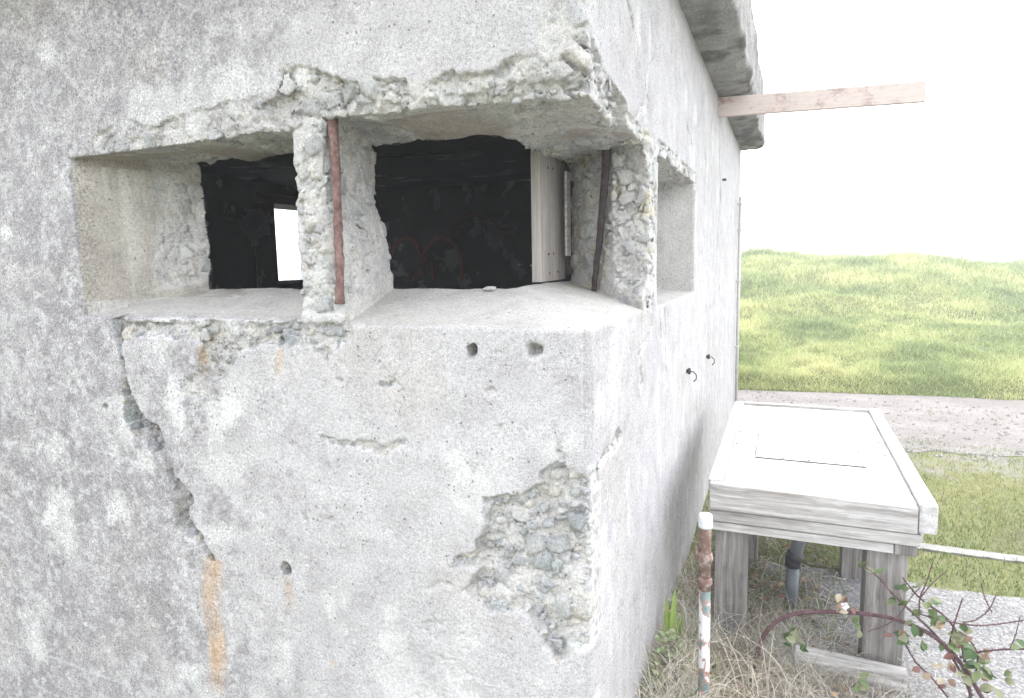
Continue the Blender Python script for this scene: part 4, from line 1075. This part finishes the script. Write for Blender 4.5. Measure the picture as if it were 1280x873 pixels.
cane([(1275, 770, 1.02), (1270, 792, 1.0), (1262, 812, .99)], .0012, .002)
cane([(1132, 806, 1.03), (1145, 828, 1.02), (1165, 848, 1.0), (1185, 872, .98)], .003, .004)
cane([(1218, 850, 1.0), (1222, 820, 1.0), (1212, 800, 1.02), (1200, 790, 1.03)], .003, .0025)
cane([(1085, 790, 1.06), (1118, 775, 1.06), (1140, 745, 1.06), (1150, 735, 1.06)], .0015, .0015)
for px, py, yy, n, L_ in [(1080, 710, 1.12, 2, .040), (1098, 716, 1.11, 2, .030), (1120, 752, 1.08, 3, .040), (1128, 738, 1.10, 2, .036), (1137, 735, 1.09, 2, .034), (1140, 770, 1.06, 2, .044), (1135, 800, 1.04, 3, .050), (1148, 795, 1.05, 3, .036), (1128, 826, 1.03, 1, .04),
                          (1165, 755, 1.06, 2, .05), (1172, 770, 1.05, 2, .045), (1190, 800, 1.03, 3, .05), (1205, 790, 1.03, 2, .045), (1215, 812, 1.0, 3, .045), (1225, 830, .99, 2, .05), (1240, 846, .97, 3, .05), (1200, 842, 1.0, 2, .045), (1275, 808, .98, 2, .04), (1066, 778, 1.04, 2, .036), (1075, 850, 1.0, 3, .042), (1184, 776, 1.05, 2, .04), (995, 800, 1.04, 3, .045), (985, 790, 1.05, 2, .04), (1000, 812, 1.03, 2, .04), (1235, 842, .98, 2, .045), (1255, 850, .97, 2, .045)]:
    for _ in range(2): sprig(at(px, py, 1, yy)+np.array([random.gauss(0, .02), random.gauss(0, .02), random.gauss(0, .015)])*_, np.array([random.gauss(0, .6), -.2, random.gauss(.1, .5)]), n, L_)
leaves.build('leaves', M_LEAF, br)
dead = MB()
for px, py, yy in [(1058, 748, 1.05), (1062, 758, 1.05), (1206, 806, 1.02), (1180, 785, 1.04), (1186, 832, 1.01), (1120, 790, 1.05), (1165, 838, 1.0), (1216, 846, .99), (1050, 756, 1.05), (1230, 818, 1.0), (1196, 826, 1.01), (1176, 850, 1.0)]:
    for _ in range(3): dead.leaf(at(px, py, 1, yy)+np.array([random.gauss(0, .018), 0, random.gauss(0, .015)]), np.array([random.gauss(0, 1), -.3, random.gauss(0, .7)]), np.array([random.gauss(0, .6), -.6, 1]), random.uniform(.025, .042), random.uniform(.018, .03), random.choice([(.34, .26, .18), (.46, .40, .30), (.25, .16, .12), (.20, .10, .085)]), .3)
dead.build('dead_leaves', M_LEAF, br)
fw = MB(); q = at(1056, 757, 1, 1.03)
for k in range(5): fw.leaf(q, np.array([math.cos(k*1.257), -.5, math.sin(k*1.257)]), np.array([0, -1, .2]), .018, .016, (.72, .70, .70), .1)
fw.build('blossom', M_LEAF, br)

hzm = bpy.data.materials.new('glare_veil'); hzm.use_nodes = True; hn = hzm.node_tree  # added scattering volume, whitens distant things in place of lens glare
hn.nodes.remove(hn.nodes['Principled BSDF']); pv = hn.nodes.new('ShaderNodeVolumePrincipled')
pv.inputs['Color'].default_value = (.96, .97, .98, 1); pv.inputs['Density'].default_value = .0085; pv.inputs['Anisotropy'].default_value = .3
hn.links.new(pv.outputs[0], hn.nodes['Material Output'].inputs['Volume'])
hb = MB(); hb.box((-70, -310, -52), (310, 310, 6), 0); setp(hb.build('glare_veil', hzm), 'thin pale volume added to whiten the distance like lens glare', kind='stuff')
# ------------------------------------------------------------------ light and camera
SUN = np.array([.10, .30, .95]); SUN /= np.linalg.norm(SUN)
w = bpy.data.worlds.new('World'); bpy.context.scene.world = w; w.use_nodes = True
nt = w.node_tree; bg = nt.nodes['Background']
sky = nt.nodes.new('ShaderNodeTexSky'); sky.sky_type = 'NISHITA'; sky.sun_disc = False
sky.sun_elevation = math.asin(SUN[2]); sky.sun_rotation = math.atan2(SUN[0], SUN[1]); sky.air_density = 1.0; sky.dust_density = 1.0; sky.ozone_density = 1.0
hs = nt.nodes.new('ShaderNodeHueSaturation'); hs.inputs['Saturation'].default_value = .17
nt.links.new(sky.outputs[0], hs.inputs['Color']); nt.links.new(hs.outputs[0], bg.inputs['Color']); bg.inputs['Strength'].default_value = .15
ld = bpy.data.lights.new('sun', 'SUN'); ld.energy = .6; ld.angle = math.radians(20); ld.color = (1, .97, .93)
lo = bpy.data.objects.new('sun', ld); C.objects.link(lo)
from mathutils import Vector, Matrix
lo.rotation_euler = Vector(tuple(SUN)).to_track_quat('Z', 'Y').to_euler()
cd_ = bpy.data.cameras.new('camera'); cam = bpy.data.objects.new('camera', cd_); C.objects.link(cam)
Mx = Matrix(((RT[0], UP[0], -FW[0], CAM[0]), (RT[1], UP[1], -FW[1], CAM[1]), (RT[2], UP[2], -FW[2], CAM[2]), (0, 0, 0, 1)))
cam.matrix_world = Mx
cd_.sensor_width = 36; cd_.sensor_fit = 'HORIZONTAL'; cd_.lens = 36*F_PX/1280; cd_.shift_y = -10/1280
cd_.clip_start = .05; cd_.clip_end = 9000
sc = bpy.context.scene; sc.camera = cam
sc.view_settings.view_transform = 'Standard'; sc.view_settings.look = 'None'; sc.view_settings.gamma = 1; sc.view_settings.exposure = 2.72
sc.cycles.use_denoising = True
sc.cycles.max_bounces = 6; sc.cycles.diffuse_bounces = 4
